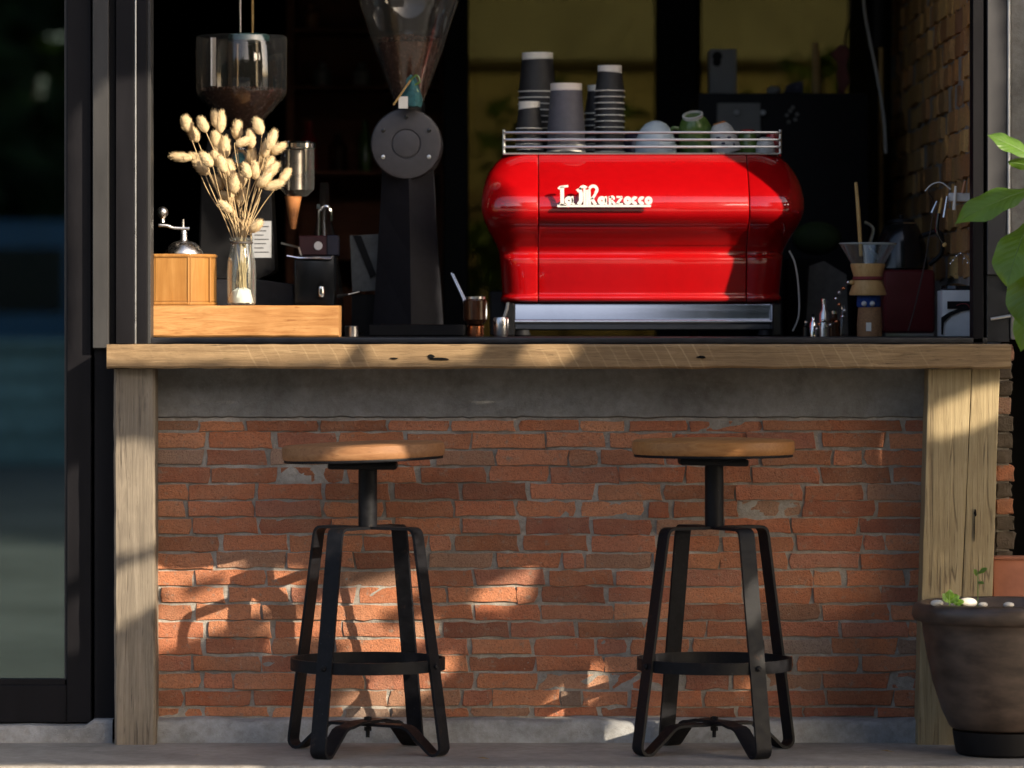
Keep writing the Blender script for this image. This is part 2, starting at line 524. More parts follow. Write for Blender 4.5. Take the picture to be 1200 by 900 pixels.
M['brown_knit'] = plain('brown_jar_cover', (0.30, 0.155, 0.07), 0.85, 0.0, 0.3, 240, 0.6)
M['cord_red'] = plain('dark_red_cord', (0.16, 0.02, 0.02), 0.8, 0.0, 0.2, 200, 0.3)
M['beige'] = plain('grey_beige_plastic', (0.30, 0.29, 0.27), 0.6, 0.0, 0.1, 20, 0.03)
M['speaker_white'] = plain('white_speaker_box', (0.34, 0.33, 0.31), 0.55, 0.0, 0.05, 20, 0.02)
M['white_plastic'] = plain('white_plastic', (0.62, 0.62, 0.63), 0.4, 0.0, 0.08, 20, 0.02)
M['grey_cloth'] = plain('grey_cloth', (0.16, 0.16, 0.15), 0.9, 0.0, 0.2, 60, 0.4)
M['green_bag'] = plain('dark_green_bag', (0.03, 0.055, 0.012), 0.8, 0.0, 0.3, 20, 0.3)
M['teal_cloth'] = plain('teal_cloth', (0.03, 0.12, 0.13), 0.8, 0.0, 0.4, 90, 0.4)
M['cable_white'] = plain('pale_cable', (0.42, 0.40, 0.37), 0.5, 0.0, 0.1, 30, 0.0)
M['cable_dark'] = plain('dark_cable', (0.05, 0.04, 0.035), 0.6, 0.0, 0.1, 30, 0.0)
M['orange'] = plain('amber_spout', (0.42, 0.17, 0.06), 0.3, 0.0, 0.15, 30, 0.02)
M['bean'] = plain('roasted_bean', (0.075, 0.032, 0.018), 0.25, 0.0, 0.5, 120, 0.1)
M['glaze'] = plain('brown_glazed_clay', (0.062, 0.043, 0.033), 0.40, 0.0, 0.5, 14, 0.25, (1, 1, 2.5), rvar=0.18)
M['terracotta'] = plain('terracotta', (0.34, 0.13, 0.075), 0.85, 0.0, 0.25, 14, 0.25)
M['soil'] = plain('potting_soil', (0.045, 0.03, 0.02), 1.0, 0.0, 0.6, 120, 1.0)
M['pebble'] = plain('white_pebble', (0.62, 0.57, 0.50), 0.6, 0.0, 0.15, 40, 0.2)
M['tail'] = plain('bunny_tail_fluff', (0.66, 0.50, 0.29), 0.95, 0.0, 0.2, 140, 0.6)
M['straw'] = plain('dry_straw', (0.50, 0.36, 0.19), 0.85, 0.0, 0.25, 60, 0.2)
M['car'] = plain('blue_car_paint', (0.08, 0.18, 0.30), 0.25, 0.0, 0.1, 3, 0.0)
M['rubber'] = plain('tyre_rubber', (0.02, 0.02, 0.02), 0.8, 0.0, 0.2, 30, 0.1)
M['glass'] = glass('clear_glass', (0.93, 0.96, 0.95), 0.05, 0.02, 0.5, rim_sheen=0.22)
M['hopper'] = glass('smoky_hopper_plastic', (0.80, 0.76, 0.70), 0.05, 0.06, 0.4, rim_sheen=0.2)
M['rim_glass'] = plain('painted_rim_shine', (0.35, 0.37, 0.36), 0.1, 0, .1, 30, 0)  # opaque pale grey paints the bright reflection along the rim
M['door_glass'] = glass('green_reflecting_glass', (0.22, 0.34, 0.32), 0.17, 0.01, 0.8, rtint=(0.72, 0.92, 0.90))
M['back_glass'] = glass('olive_tinted_glass', (0.165, 0.16, 0.105), 0.03, 0.05, 0.3)

def red_paint():
    m = NT('red_machine_enamel')
    b = m.bsdf((0.34, 0.002, 0.005), 0.4, spec=0.12)
    b.inputs['Coat Weight'].default_value = 1.0
    b.inputs['Coat Roughness'].default_value = 0.04
    b.inputs['Coat IOR'].default_value = 1.75
    f = m.noise(m.coords('Object'), 45, 3, 0.5)
    m.l(m.ramp(f, [(0.3, (0.33, 0.001, 0.0025)), (0.7, (0.37, 0.0013, 0.003))]), b.inputs['Base Color'])
    m.bump(b, m.noise(m.coords('Object'), 18, 2, 0.4), 0.02, 0.004)
    return m.m
M['red'] = red_paint()

def leaf_mat(name, c0, c1, trans, rough=0.35, veins=False):
    m = NT(name)
    b = m.bsdf(None, rough, spec=0.5)
    oi = m.n('ShaderNodeObjectInfo')
    w = m.coords('World')
    f = m.noise(w, 14, 3)
    c = m.ramp(f, [(0.3, c0), (0.7, c1)])
    if veins:
        sx = m.n('ShaderNodeSeparateXYZ')
        m.l(m.n('ShaderNodeTexCoord').outputs['UV'], sx.inputs[0])
        av = m.math('ABSOLUTE', m.math('SUBTRACT', sx.outputs['Y'], 0.5))
        ph = m.math('MULTIPLY', m.math('SUBTRACT', sx.outputs['X'], m.math('MULTIPLY', av, 0.45)), 62.0)
        vn = m.ramp(m.math('SINE', ph), [(0.86, (0, 0, 0)), (0.99, (0.7, 0.7, 0.7))])
        c = m.mix(vn, c, (0.16, 0.27, 0.06))
        sp = m.noise(m.coords('Object'), 75, 3, 0.6)
        c = m.mix(m.ramp(sp, [(0.66, (0, 0, 0)), (0.74, (0.5, 0.5, 0.5))]), c, (0.22, 0.2, 0.05))
        m.l(c, b.inputs['Base Color'])
        m.bump(b, m.math('SINE', ph), 0.25, 0.001)
    else:
        m.l(c, b.inputs['Base Color'])
        m.bump(b, m.noise(m.coords('Object'), 60, 4), 0.2, 0.002)
    t = m.n('ShaderNodeBsdfTranslucent')
    t.inputs[0].default_value = (*trans, 1)
    mx = m.n('ShaderNodeMixShader')
    mx.inputs[0].default_value = 0.35
    m.l(b.outputs[0], mx.inputs[1])
    m.l(t.outputs[0], mx.inputs[2])
    m.l(mx.outputs[0], m.out.inputs[0])
    return m.m
M['leaf'] = leaf_mat('broad_leaf', (0.075, 0.16, 0.018), (0.13, 0.26, 0.03), (0.30, 0.48, 0.03), 0.32, True)
M['leaf_rib'] = plain('pale_leaf_rib', (0.16, 0.26, 0.07), 0.5, 0, 0.1, 30, 0)
M['foliage'] = leaf_mat('tree_foliage', (0.035, 0.06, 0.015), (0.07, 0.10, 0.025), (0.04, 0.07, 0.01), 0.6)
M['yard_leaf'] = leaf_mat('yard_foliage', (0.05, 0.09, 0.012), (0.11, 0.16, 0.02), (0.12, 0.2, 0.02), 0.6)

# ------------------------------------------------------------------ ground
bm = B()
g = 400
for x, y in ((-g, -g), (g, -g), (g, g), (-g, g)): bm.verts.new((x, y, -0.12))
bm.verts.ensure_lookup_table()
bm.faces.new(bm.verts)
tag(obj('ground', bm, M['ground']), 'pale paving stretching away from the terrace', kind='structure')
bm = box(B(), -3.2, 3.2, -0.572, 0.05, -0.118, 0.0, 0.006, 2)
tag(obj('terrace_floor', bm, M['floor']), 'grey cement floor strip in front of the brick counter', kind='structure')

# ------------------------------------------------------------------ building shell
shell = thing('cafe_building', 'dark cafe room with tinted back windows behind the counter', 'building', (0, 2, 0))
XL, XR = -2.6, 1.098
def part(name, mat, *bx, par=shell, bev=0.0):
    bm = B()
    for b_ in bx: box(bm, *b_, bev)
    return obj(name, bm, M[mat], par)
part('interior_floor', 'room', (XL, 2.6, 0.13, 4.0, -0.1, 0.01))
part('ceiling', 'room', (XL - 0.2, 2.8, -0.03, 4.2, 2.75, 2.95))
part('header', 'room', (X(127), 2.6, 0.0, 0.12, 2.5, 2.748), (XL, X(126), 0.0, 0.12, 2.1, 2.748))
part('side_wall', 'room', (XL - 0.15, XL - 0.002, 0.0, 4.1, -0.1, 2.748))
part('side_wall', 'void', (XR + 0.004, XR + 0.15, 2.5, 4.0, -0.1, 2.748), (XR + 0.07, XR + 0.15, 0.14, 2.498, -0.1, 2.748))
part('front_wall', 'room', (XL, X(-260), 0.0, 0.12, -0.1, 2.098))
YB = 4.0
bx = [(XL, X(540, YB), YB, YB + 0.1, -0.1, 2.748), (X(768, YB), X(822, YB), YB, YB + 0.1, -0.1, 2.748), (X(1003, YB), 1.5, YB, YB + 0.1, -0.1, 2.748),
      (X(540, YB), X(768, YB), YB, YB + 0.1, -0.1, 0.35), (X(822, YB), X(1003, YB), YB, YB + 0.1, -0.1, 0.35),
      (X(540, YB), X(768, YB), YB, YB + 0.1, 2.4, 2.748), (X(822, YB), X(1003, YB), YB, YB + 0.1, 2.4, 2.748)]
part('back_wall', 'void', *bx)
for a, c, e in ((540, 768, 0), (822, 1003, 1)):
    w = obj('window', box(B(), X(a, YB), X(c, YB), YB + 0.03, YB + 0.038, 0.352, 2.398), M['back_glass'], shell)
# the yard behind: ochre wall and shrubs
yw = thing('yard_wall', 'ochre yard wall seen dimly through the back windows', 'wall', (1, 8.1, -.12))
obj('wall_body', box(B(), -4, 6, 8.0, 8.2, -0.118, 2.05, 0.01), M['yard'], yw)
obj('coping', box(B(), -4, 6, 7.97, 8.23, 2.052, 2.10, 0.01), M['stick_dark'], yw)
obj('plinth_band', box(B(), -4, 6, 7.98, 7.998, -0.118, 1.55, 0.005), M['yard_low'], yw)
tag(obj('backdrop_wall', box(B(), -5, 7, 13.0, 13.4, -.118, 5.5, .01), M['backdrop']), 'pale grey house wall rising beyond the ochre yard wall', 'backdrop')  # made-up pale wall standing in for trees and sky
def leaf_blob(bm, c, rad, n, size, rnd):
    for _ in range(n):
        while True:
            p = Vector((rnd.uniform(-1, 1), rnd.uniform(-1, 1), rnd.uniform(-1, 1)))
            if p.length < 1: break
        p = Vector((p.x * rad[0], p.y * rad[1], p.z * rad[2])) + Vector(c)
        add_leaf(bm, p, rnd, size * rnd.uniform(0.6, 1.3))
def add_leaf(bm, p, rnd, L, wf=0.5, face=None):
    d = Vector((rnd.gauss(0, 1), rnd.gauss(0, 1), rnd.gauss(-0.2, 0.7))).normalized()
    if face is not None:   # blades face the sun so the crown shades densely
        fn = (face + Vector((rnd.gauss(0, .4), rnd.gauss(0, .4), rnd.gauss(0, .4)))).normalized()
        d = (d - fn * d.dot(fn)).normalized()
        s = d.cross(fn).normalized()
    else:
        s = d.cross(Vector((rnd.gauss(0, 1), rnd.gauss(0, 1), rnd.gauss(0, 1)))).normalized()
    nn = d.cross(s)
    pts = [p - d * L / 2, p - d * L * 0.12 + s * L * wf / 2 + nn * L * 0.06, p + d * L / 2, p - d * L * 0.12 - s * L * wf / 2 + nn * L * 0.06]
    vs = [bm.verts.new(q) for q in pts]
    bm.faces.new((vs[0], vs[1], vs[2]))
    bm.faces.new((vs[0], vs[2], vs[3]))
    return pts
rnd = random.Random(3)
for k, (sx, sz, sr, lab) in enumerate([(0.20, 1.72, 0.36, 'green yard shrub beyond the back window left of the black cabinet'),
                                       (-0.02, 1.22, 0.26, 'small yard shrub left of the red machine seen through glass'),
                                       (1.28, 1.85, 0.34, 'green yard shrub behind the white speaker beyond the glass')]):
    sh = thing('shrub', lab, 'shrub', (sx, 7.2, -0.12), 'shrubs in the back yard')
    bm = B()
    leaf_blob(bm, (sx, 7.2, sz), (sr, 0.35, sr * 0.75), 150, 0.13, rnd)
    obj('crown', bm, M['yard_leaf'], sh)
    obj('trunk', tube(B(), [(sx, 7.2, -0.12), (sx + 0.02, 7.2, sz * 0.6), (sx - 0.03, 7.22, sz + 0.2)], [0.035, 0.025, 0.01], 7), M['bark'], sh)

# ------------------------------------------------------------------ brick counter wall
wall = thing('brick_wall', 'red brick wall with grey mortar beneath the wooden counter', 'wall', (0, 0.06, 0))
x0w, x1w = X(150), X(1100)
# mortar bed, gently lumpy
bm = B()
nx, nz = 150, 60
z0, z1 = Z(842), Z(486)
grid = [[None] * (nz + 1) for _ in range(nx + 1)]
for i in range(nx + 1):
    for j in range(nz + 1):
        x, z = x0w + (x1w - x0w) * i / nx, z0 + (z1 - z0) * j / nz
        y = 0.0019 + 0.0016 * noise.noise(Vector((x * 30, 1, z * 30))) + 0.001 * noise.noise(Vector((x * 90, 7, z * 90)))
        grid[i][j] = bm.verts.new((x, y, z))
for i in range(nx):
    for j in range(nz):
        bm.faces.new((grid[i][j], grid[i + 1][j], grid[i + 1][j + 1], grid[i][j + 1]))
obj('mortar', bm, M['mortar'], wall, smooth=True)
obj('wall_core', box(B(), x0w, x1w, 0.02, 0.12, 0.0, Z(432)), M['mortar'], wall)
# cast beam on top with a ragged lower lip
bm = B()
nx = 120
top, bot = [], []
for i in range(nx + 1):
    x = X(176) + (X(1092) - X(176)) * i / nx
    zb = Z(489.5) + 0.004 * noise.noise(Vector((x * 14, 0, 3))) + 0.003 * noise.noise(Vector((x * 55, 0, 9)))
    yb = -0.004 + 0.003 * noise.noise(Vector((x * 6, 2, 3)))
    top.append([bm.verts.new((x, yb, z_)) for z_ in (Z(431.5), Z(450), Z(470))] + [bm.verts.new((x, yb - 0.001, zb + 0.003)), bm.verts.new((x, yb + 0.004, zb)), bm.verts.new((x, 0.02, zb))])
for a, b_ in zip(top, top[1:]):
    for k in range(5): bm.faces.new((a[k], a[k + 1], b_[k + 1], b_[k]))
obj('concrete_beam', bm, M['beam'], wall, smooth=True, sharp=50)
# base plinth with a worn rounded top edge
bm = B()
rows = []
nx = 120
for i in range(nx + 1):
    x = X(176) + (X(1092) - X(176)) * i / nx
    n1 = noise.noise(Vector((x * 9, 4, 1)))
    n2 = noise.noise(Vector((x * 50, 4, 8)))
    zt = Z(842) + 0.006 * n1 + 0.002 * n2
    yf = -0.045 + 0.006 * n1
    rows.append([bm.verts.new(p) for p in ((x, yf - 0.004, 0.0), (x, yf + 0.001 * n2, 0.02), (x, yf, zt - 0.012), (x, yf + 0.005, zt - 0.003), (x, yf + 0.014, zt), (x, 0.03, zt + 0.006))])
for a, b_ in zip(rows, rows[1:]):
    for k in range(5): bm.faces.new((a[k], b_[k], b_[k + 1], a[k + 1]))
obj('plinth', fixn(bm), M['plinth'], wall, smooth=True, sharp=60)

def brick_mesh(L, H, D, rnd, name, jag=1.0):
    """rough hand made brick, front face towards -Y, origin at the middle of the front"""
    bm = B()
    nx = max(2, int(round(L / 0.024)))
    nz = 2
    fr = []
    for i in range(nx + 1):
        colm = []
        for j in range(nz + 1):
            u, v = i / nx, j / nz
            x = (u - 0.5) * L
            z = (v - 0.5) * H
            ex = 0.0012 * jag
            if i in (0, nx): x += rnd.gauss(0, 0.0022 * jag) + (0.0045 if i == 0 else -0.0045) * (rnd.random() if j in (0, nz) else 0.15)
            if j in (0, nz): z += rnd.gauss(0, 0.0012 * jag)
            colm.append(bm.verts.new((x, rnd.gauss(0, 0.0010), z)))
        fr.append(colm)
    for i in range(nx):
        for j in range(nz):
            bm.faces.new((fr[i][j], fr[i + 1][j], fr[i + 1][j + 1], fr[i][j + 1]))
    ring = [fr[i][0] for i in range(nx + 1)] + [fr[nx][j] for j in range(1, nz + 1)] + [fr[i][nz] for i in range(nx - 1, -1, -1)] + [fr[0][j] for j in range(nz - 1, 0, -1)]
    def offs(v, o, dy):
        sx = 1 + 2 * o / L
        sz = 1 + 2 * o / H
        return bm.verts.new((v.co.x * sx, v.co.y + dy, v.co.z * sz))
    prev = ring
    for o, dy in ((0.0010, 0.0014), (0.0013, D)):
        nr = [offs(v, o, dy) for v in ring]
        n = len(ring)
        for k in range(n):
            j = (k + 1) % n
            bm.faces.new((prev[j], prev[k], nr[k], nr[j]))
        prev = nr
    me = bpy.data.meshes.new(name)
    bm.to_mesh(me)
    bm.free()
    me.polygons.foreach_set('use_smooth', [True] * len(me.polygons))
    me.set_sharp_from_angle(angle=radians(28))
    return me
rnd = random.Random(11)
lens = [76, 70, 82, 52, 34, 24]
bank = {}
for L in lens:
    bank[L] = [brick_mesh(W(L), W(16.2), 0.03, rnd, 'brick') for _ in range(6)]
    for me in bank[L]: me.materials.append(M['brick'])
nbr = 0
rowsY = [(493.2, 505.0)] + [(507.3 + 20.15 * k, 507.3 + 20.15 * k + 17.5) for k in range(16)] + [(829.8, 840.0)]
for ri, (ya, yb) in enumerate(rowsY):
    px = 176 - rnd.uniform(0, 34)
    first = True
    while px < 1088:
        u = rnd.random()
        L = rnd.choice([76, 76, 70, 82, 76]) if u < 0.84 else rnd.choice([52, 34, 24])
        gap = rnd.uniform(1.8, 4.6)
        a, b_ = px, px + L
        px = b_ + gap
        if b_ < 186 or a > 1084: continue
        sx = rnd.uniform(0.97, 1.03)
        me = rnd.choice(bank[L])
        o = bpy.data.objects.new('brick', me)
        COL.objects.link(o)
        o.parent = wall
        wob = 1.2 * noise.noise(Vector((a * 0.006, ri * 0.35, 5)))
        c = P((a + b_) / 2, (ya + yb) / 2 + wob + rnd.gauss(0, 0.35), 0)
        # mind the plinth and the beam
        c.y = rnd.gauss(-0.0022, 0.0016)
        o.location = c - wall.location
        o.scale = (sx, 1, (yb - ya) / 17.2 * rnd.uniform(0.95, 1.05))
        o.rotation_euler = (rnd.gauss(0, 0.007), rnd.gauss(0, 0.007), rnd.gauss(0, 0.005))
        nbr += 1

# ------------------------------------------------------------------ wooden counter
counter = thing('wooden_counter', 'weathered timber bar counter on two posts against brick wall', 'counter', (0, -0.09, 0))
def plank(x0, x1, y0, y1, z0, z1, nx, seed, axis='x', jit=0.0018, bev=0.005, taper=None):
    """sawn board with slightly uneven edges; long axis subdivided"""
    bm = B()
    secs = []
    for i in range(nx + 1):
        t = i / nx
        n = [noise.noise(Vector((t * nx * 0.35, seed + k * 3.1, k * 1.7))) * jit * 2 + noise.noise(Vector((t * nx * 1.3, seed + k * 5.1, 4))) * jit for k in range(4)]
        if axis == 'x':
            x = x0 + (x1 - x0) * t
            a0, a1, c0, c1 = y0 + n[0], y1 + n[1], z0 + n[2], z1 + n[3] * 0.5
            prof = [(a0 + bev, c0), (a1 - bev, c0), (a1, c0 + bev), (a1, c1 - bev), (a1 - bev, c1), (a0 + bev, c1), (a0, c1 - bev), (a0, c0 + bev)]
            secs.append([bm.verts.new((x, p, q)) for p, q in prof])
        else:
            z = z0 + (z1 - z0) * t
            xa, xb = (x0, x1) if taper is None else (taper[0] + (x0 - taper[0]) * t, taper[1] + (x1 - taper[1]) * t)
            a0, a1, c0, c1 = y0 + n[0], y1, xa + n[2], xb + n[3]
            prof = [(c0, a0 + bev), (c0 + bev, a0), (c1 - bev, a0), (c1, a0 + bev), (c1, a1), (c0, a1)]
            secs.append([bm.verts.new((p, q, z)) for p, q in prof])
    m_ = len(secs[0])
    for a, b_ in zip(secs, secs[1:]):
        for k in range(m_):
            j = (k + 1) % m_
            bm.faces.new((a[k], a[j], b_[j], b_[k]))
    bm.faces.new(list(reversed(secs[0])))
    bm.faces.new(secs[-1])
    return fixn(bm)
YC = -0.14
obj('counter_top', plank(X(125, YC), X(1185, YC), YC, -0.004, Z(432, YC), Z(403.5, YC), 110, 2.0, jit=0.0011), M['counter'], counter, smooth=True)
YP = -0.10
obj('post', plank(X(133, YP), X(181, YP), YP, -0.006, 0.0, Z(432.6, YP), 40, 8.0, 'z', jit=0.0007, taper=(X(134, YP), X(182, YP))), M['post'], counter, smooth=True)
pr = obj('post', plank(X(1088, YP), X(1138.5, YP), YP, -0.006, 0.0, Z(432.6, YP), 40, 14.0, 'z', jit=0.0005, bev=0.0012, taper=(X(1075, YP), X(1119, YP))), M['post_pale'], counter, smooth=True)
obj('post', plank(X(1139.3, YP), X(1172, YP), YP + 0.0012, -0.006, 0.0, Z(432.6, YP), 40, 21.0, 'z', jit=0.0005, bev=0.0012, taper=(X(1119.9, YP), X(1157, YP))), M['post_pale'], counter, smooth=True)
# knot holes, a split and nails in the timber
def dent(px, py, w, h, Y, par, mat='void'):
    bm = B()
    pts = [P(px + w / 2 * cos(a) * (1 + 0.25 * sin(3 * a + px)), py + h / 2 * sin(a) * (1 + 0.2 * cos(2 * a + py)), Y) for a in [2 * pi * k / 10 for k in range(10)]]
    poly_extrude(bm, pts, (0, 0.003, 0))
    return obj('knot_hole', fixn(bm), M[mat], par)
for px, py, w, h in ((515, 420.5, 22, 3.5), (505, 418, 8, 5), (822, 418.5, 11, 3), (462, 420, 9, 2)): dent(px, py, w, h, YC - 0.0035, counter)
for px, py, w, h in ((1143, 601, 3, 8), (1142, 618, 1.2, 30)): dent(px, py, w, h, YP - 0.0025, counter)

# ------------------------------------------------------------------ window frame, sill, door, pillar
frame = thing('window_frame', 'black metal frame and sill around the open serving window', 'window frame', (0, 0.03, Z(403)))
ZT, ZC = 2.498, Z(403.4, YC)
def vert(name, a, b_, Y0, Y1, mat, par, zb=None, zt=ZT, bev=0.0015):
    return obj(name, box(B(), X(a, Y0), X(b_, Y0), Y0, Y1, ZC if zb is None else zb, zt, bev), M[mat], par)
vert('mullion', 108.5, 127, -0.03, -0.003, 'frame_grey', frame, Z(408, -0.03))
vert('mullion', 127, 135.5, 0.0, 0.08, 'frame', frame)
vert('mullion', 135.5, 157, -0.022, 0.08, 'frame', frame)
vert('bead', 157.2, 159.6, -0.018, 0.08, 'steel', frame)
vert('mullion', 159.8, 172, -0.012, 0.08, 'frame', frame)
vert('worn_lit_edge', 172.2, 176.4, -0.006, 0.08, 'frame_grey', frame)
vert('mullion', 1140, 1152.5, 0.0, 0.07, 'frame', frame)
vert('mullion', 1152.7, 1157, 0.02, 0.07, 'void', frame)
vert('mullion', 1157, 1180.5, -0.004, 0.07, 'panel_grey', frame, Z(322, -0.004))
vert('mullion', 1156, 1183, 0.004, 0.07, 'sill', frame, Z(401, 0), Z(322.3, 0))  # darker piece paints the shadow over the lower jamb
vert('worn_lit_edge', 1181, 1184, -0.008, 0.07, 'white_enamel', frame, Z(340, 0))  # white strip paints the sunlit edge of the frame
obj('sill', box(B(), X(176.5), X(1157), 0.0, 0.065, ZC + 0.001, Z(395.6), 0.003, 2), M['sill'], frame, smooth=True)
obj('head', box(B(), X(127), X(1183), 0.0, 0.08, 2.42, ZT), M['frame'], frame)
# small latch bolt on the right jamb
obj('latch', tube(B(), [P(1161, 374, -0.01), P(1184, 370, -0.01)], 0.004, 8), M['steel'], frame, smooth=True)
# dark panel beside the counter, below the mullions
obj('lower_panel', box(B(), X(111), X(137), -0.004, 0.08, Z(842), Z(408.5)), M['frame'], frame)

door = thing('glass_door', 'black framed glass door with green reflections left of counter', 'door', (X(-70), 0.03, Z(848)))
DY0, DY1 = 0.0, 0.05
obj('stile', box(B(), X(78), X(107), DY0, DY1, Z(847), 2.09, 0.002), M['frame'], door)
obj('stile', box(B(), X(-255), X(-222), DY0, DY1, Z(847), 2.09, 0.002), M['frame'], door)
obj('rail', box(B(), X(-222), X(78), DY0 + 0.0005, DY1, Z(847), Z(803), 0.002), M['frame'], door)
obj('rail', box(B(), X(-222), X(78), DY0 + 0.0005, DY1, 2.02, 2.09, 0.002), M['frame'], door)
obj('glazing_bead', box(B(), X(75), X(78), DY0 + 0.008, DY1 - 0.01, Z(803), 2.02, 0.001), M['frame_grey'], door)
obj('glazing_bead', box(B(), X(-222), X(78), DY0 + 0.008, DY1 - 0.01, Z(803) , Z(796), 0.001), M['frame'], door)
obj('pane', box(B(), X(-222), X(75.2), 0.022, 0.03, Z(797), 2.02), M['door_glass'], door)
# doorstep under door and panel
bm = B()
rows = []
for i in range(41):
    x = X(-300) + (X(134) - X(-300)) * i / 40
    n1 = noise.noise(Vector((x * 12, 2, 6)))
    zt = Z(848.5) + 0.002 * n1 if x < X(109) else Z(841) + 0.003 * n1
    rows.append([bm.verts.new(p) for p in ((x, -0.05 + 0.003 * n1, 0), (x, -0.047 + 0.003 * n1, zt - 0.008), (x, -0.04, zt), (x, 0.1, zt))])
for a, b_ in zip(rows, rows[1:]):
    for k in range(3): bm.faces.new((a[k], b_[k], b_[k + 1], a[k + 1]))
tag(obj('doorstep', fixn(bm), M['plinth'], smooth=True), 'low grey cement step beneath the glass door', 'step')

pil = thing('concrete_wall', 'grey cement wall right of the window behind the plant', 'wall', (X(1240), 0.05, 0))
obj('upper_wall', box(B(), X(1184.4), 2.6, 0.0, 0.14, Z(398), 2.498, 0.004, 2), M['column'], pil)
obj('lower_wall', box(B(), X(1275), 2.6, 0.001, 0.139, 0.0, Z(398.2)), M['column'], pil)
obj('recess', box(B(), X(1150), X(1290), 0.30, 0.34, 0.0, Z(396)), M['void'], pil)
obj('recess_side', box(B(), X(1276), X(1280), 0.141, 0.30, 0.0, Z(397)), M['void'], pil)
pier = thing('brick_pier', 'narrow rough brick pier at the right end of counter', 'wall', (X(1180), 0.03, 0))
rnd = random.Random(5)
py = 404.0
while py < 866:
    h = rnd.uniform(18, 23)
    w0 = 1180 + rnd.uniform(-2, 2)
    bm = box(B(), X(1168), X(w0 + 7), 0.0 + rnd.uniform(0, 0.006), 0.13, Z(py + h - 2.5), Z(py), 0.004, 2)
    bmesh.ops.subdivide_edges(bm, edges=[e for e in bm.edges if e.calc_length() > 0.02], cuts=1)
    for v in bm.verts: v.co += Vector((rnd.gauss(0, 0.0016), rnd.gauss(0, 0.0012), rnd.gauss(0, 0.0012)))
    obj('brick', bm, M['pier'] if rnd.random() < 0.72 else M['brick'], pier, smooth=True)
    py += h
obj('mortar', box(B(), X(1166), X(1183), 0.012, 0.125, 0, Z(403)), M['mortar'], pier)
pl = thing('terracotta_planter', 'plain terracotta planter trough behind the glazed pot', 'planter', (X(1230), 0.03, 0))
obj('trough', box(B(), X(1164, -0.05), X(1272, -0.05), -0.05, 0.0 - 0.008, 0.0, Z(655, -0.05), 0.006, 2), M['terracotta'], pl, smooth=True)
obj('rim', box(B(), X(1162.5, -0.05), X(1273, -0.05), -0.056, -0.006, Z(656, -0.05), Z(652, -0.05), 0.003, 2), M['terracotta'], pl, smooth=True)

# interior brick wall at right, receding
iw = thing('interior_brick_wall', 'golden brown brick side wall receding inside the window', 'wall', (XR + 0.05, 1.3, 0.9))
rnd = random.Random(21)
gold = []
for k in range(8):
    me = brick_mesh(0.15, 0.053, 0.05, rnd, 'brick', 1.6)
    me.materials.append(M['brick_gold'])
    gold.append(me)
obj('mortar', box(B(), XR + 0.012, XR + 0.066, 0.16, 2.495, 0.9, 2.1), M['mortar'], iw)
for r_ in range(15):
    y = 0.2 + (0.08 if r_ % 2 else 0)
    while y < 2.42:
        o = bpy.data.objects.new('brick', rnd.choice(gold))
        COL.objects.link(o)
        o.parent = iw
        o.location = Vector((XR + rnd.uniform(0, 0.012), y, 1.12 + r_ * 0.0605)) - iw.location
        o.rotation_euler = (0, rnd.gauss(0, 0.03), radians(-90) + rnd.gauss(0, 0.05))
        o.scale = (rnd.uniform(0.93, 1.02), 1, rnd.uniform(0.92, 1.05))
        y += 0.16

# ------------------------------------------------------------------ bench inside
ZB = 0.946
bench = thing('back_bench', 'black work bench carrying the machine and grinders', 'bench', (0, 0.6, 0))
obj('bench_top', box(B(), XL + 0.01, XR - 0.004, 0.122, 1.25, ZB - 0.03, ZB, 0.002), M['bench'], bench)
obj('bench_top', box(B(), X(182), X(1138), 0.066, 0.121, ZB - 0.03, ZB - 0.001), M['bench'], bench).name = 'bench_lip'
obj('bench_front', box(B(), XL + 0.01, XR - 0.004, 0.125, 0.15, 0.01, ZB - 0.031), M['void'], bench)

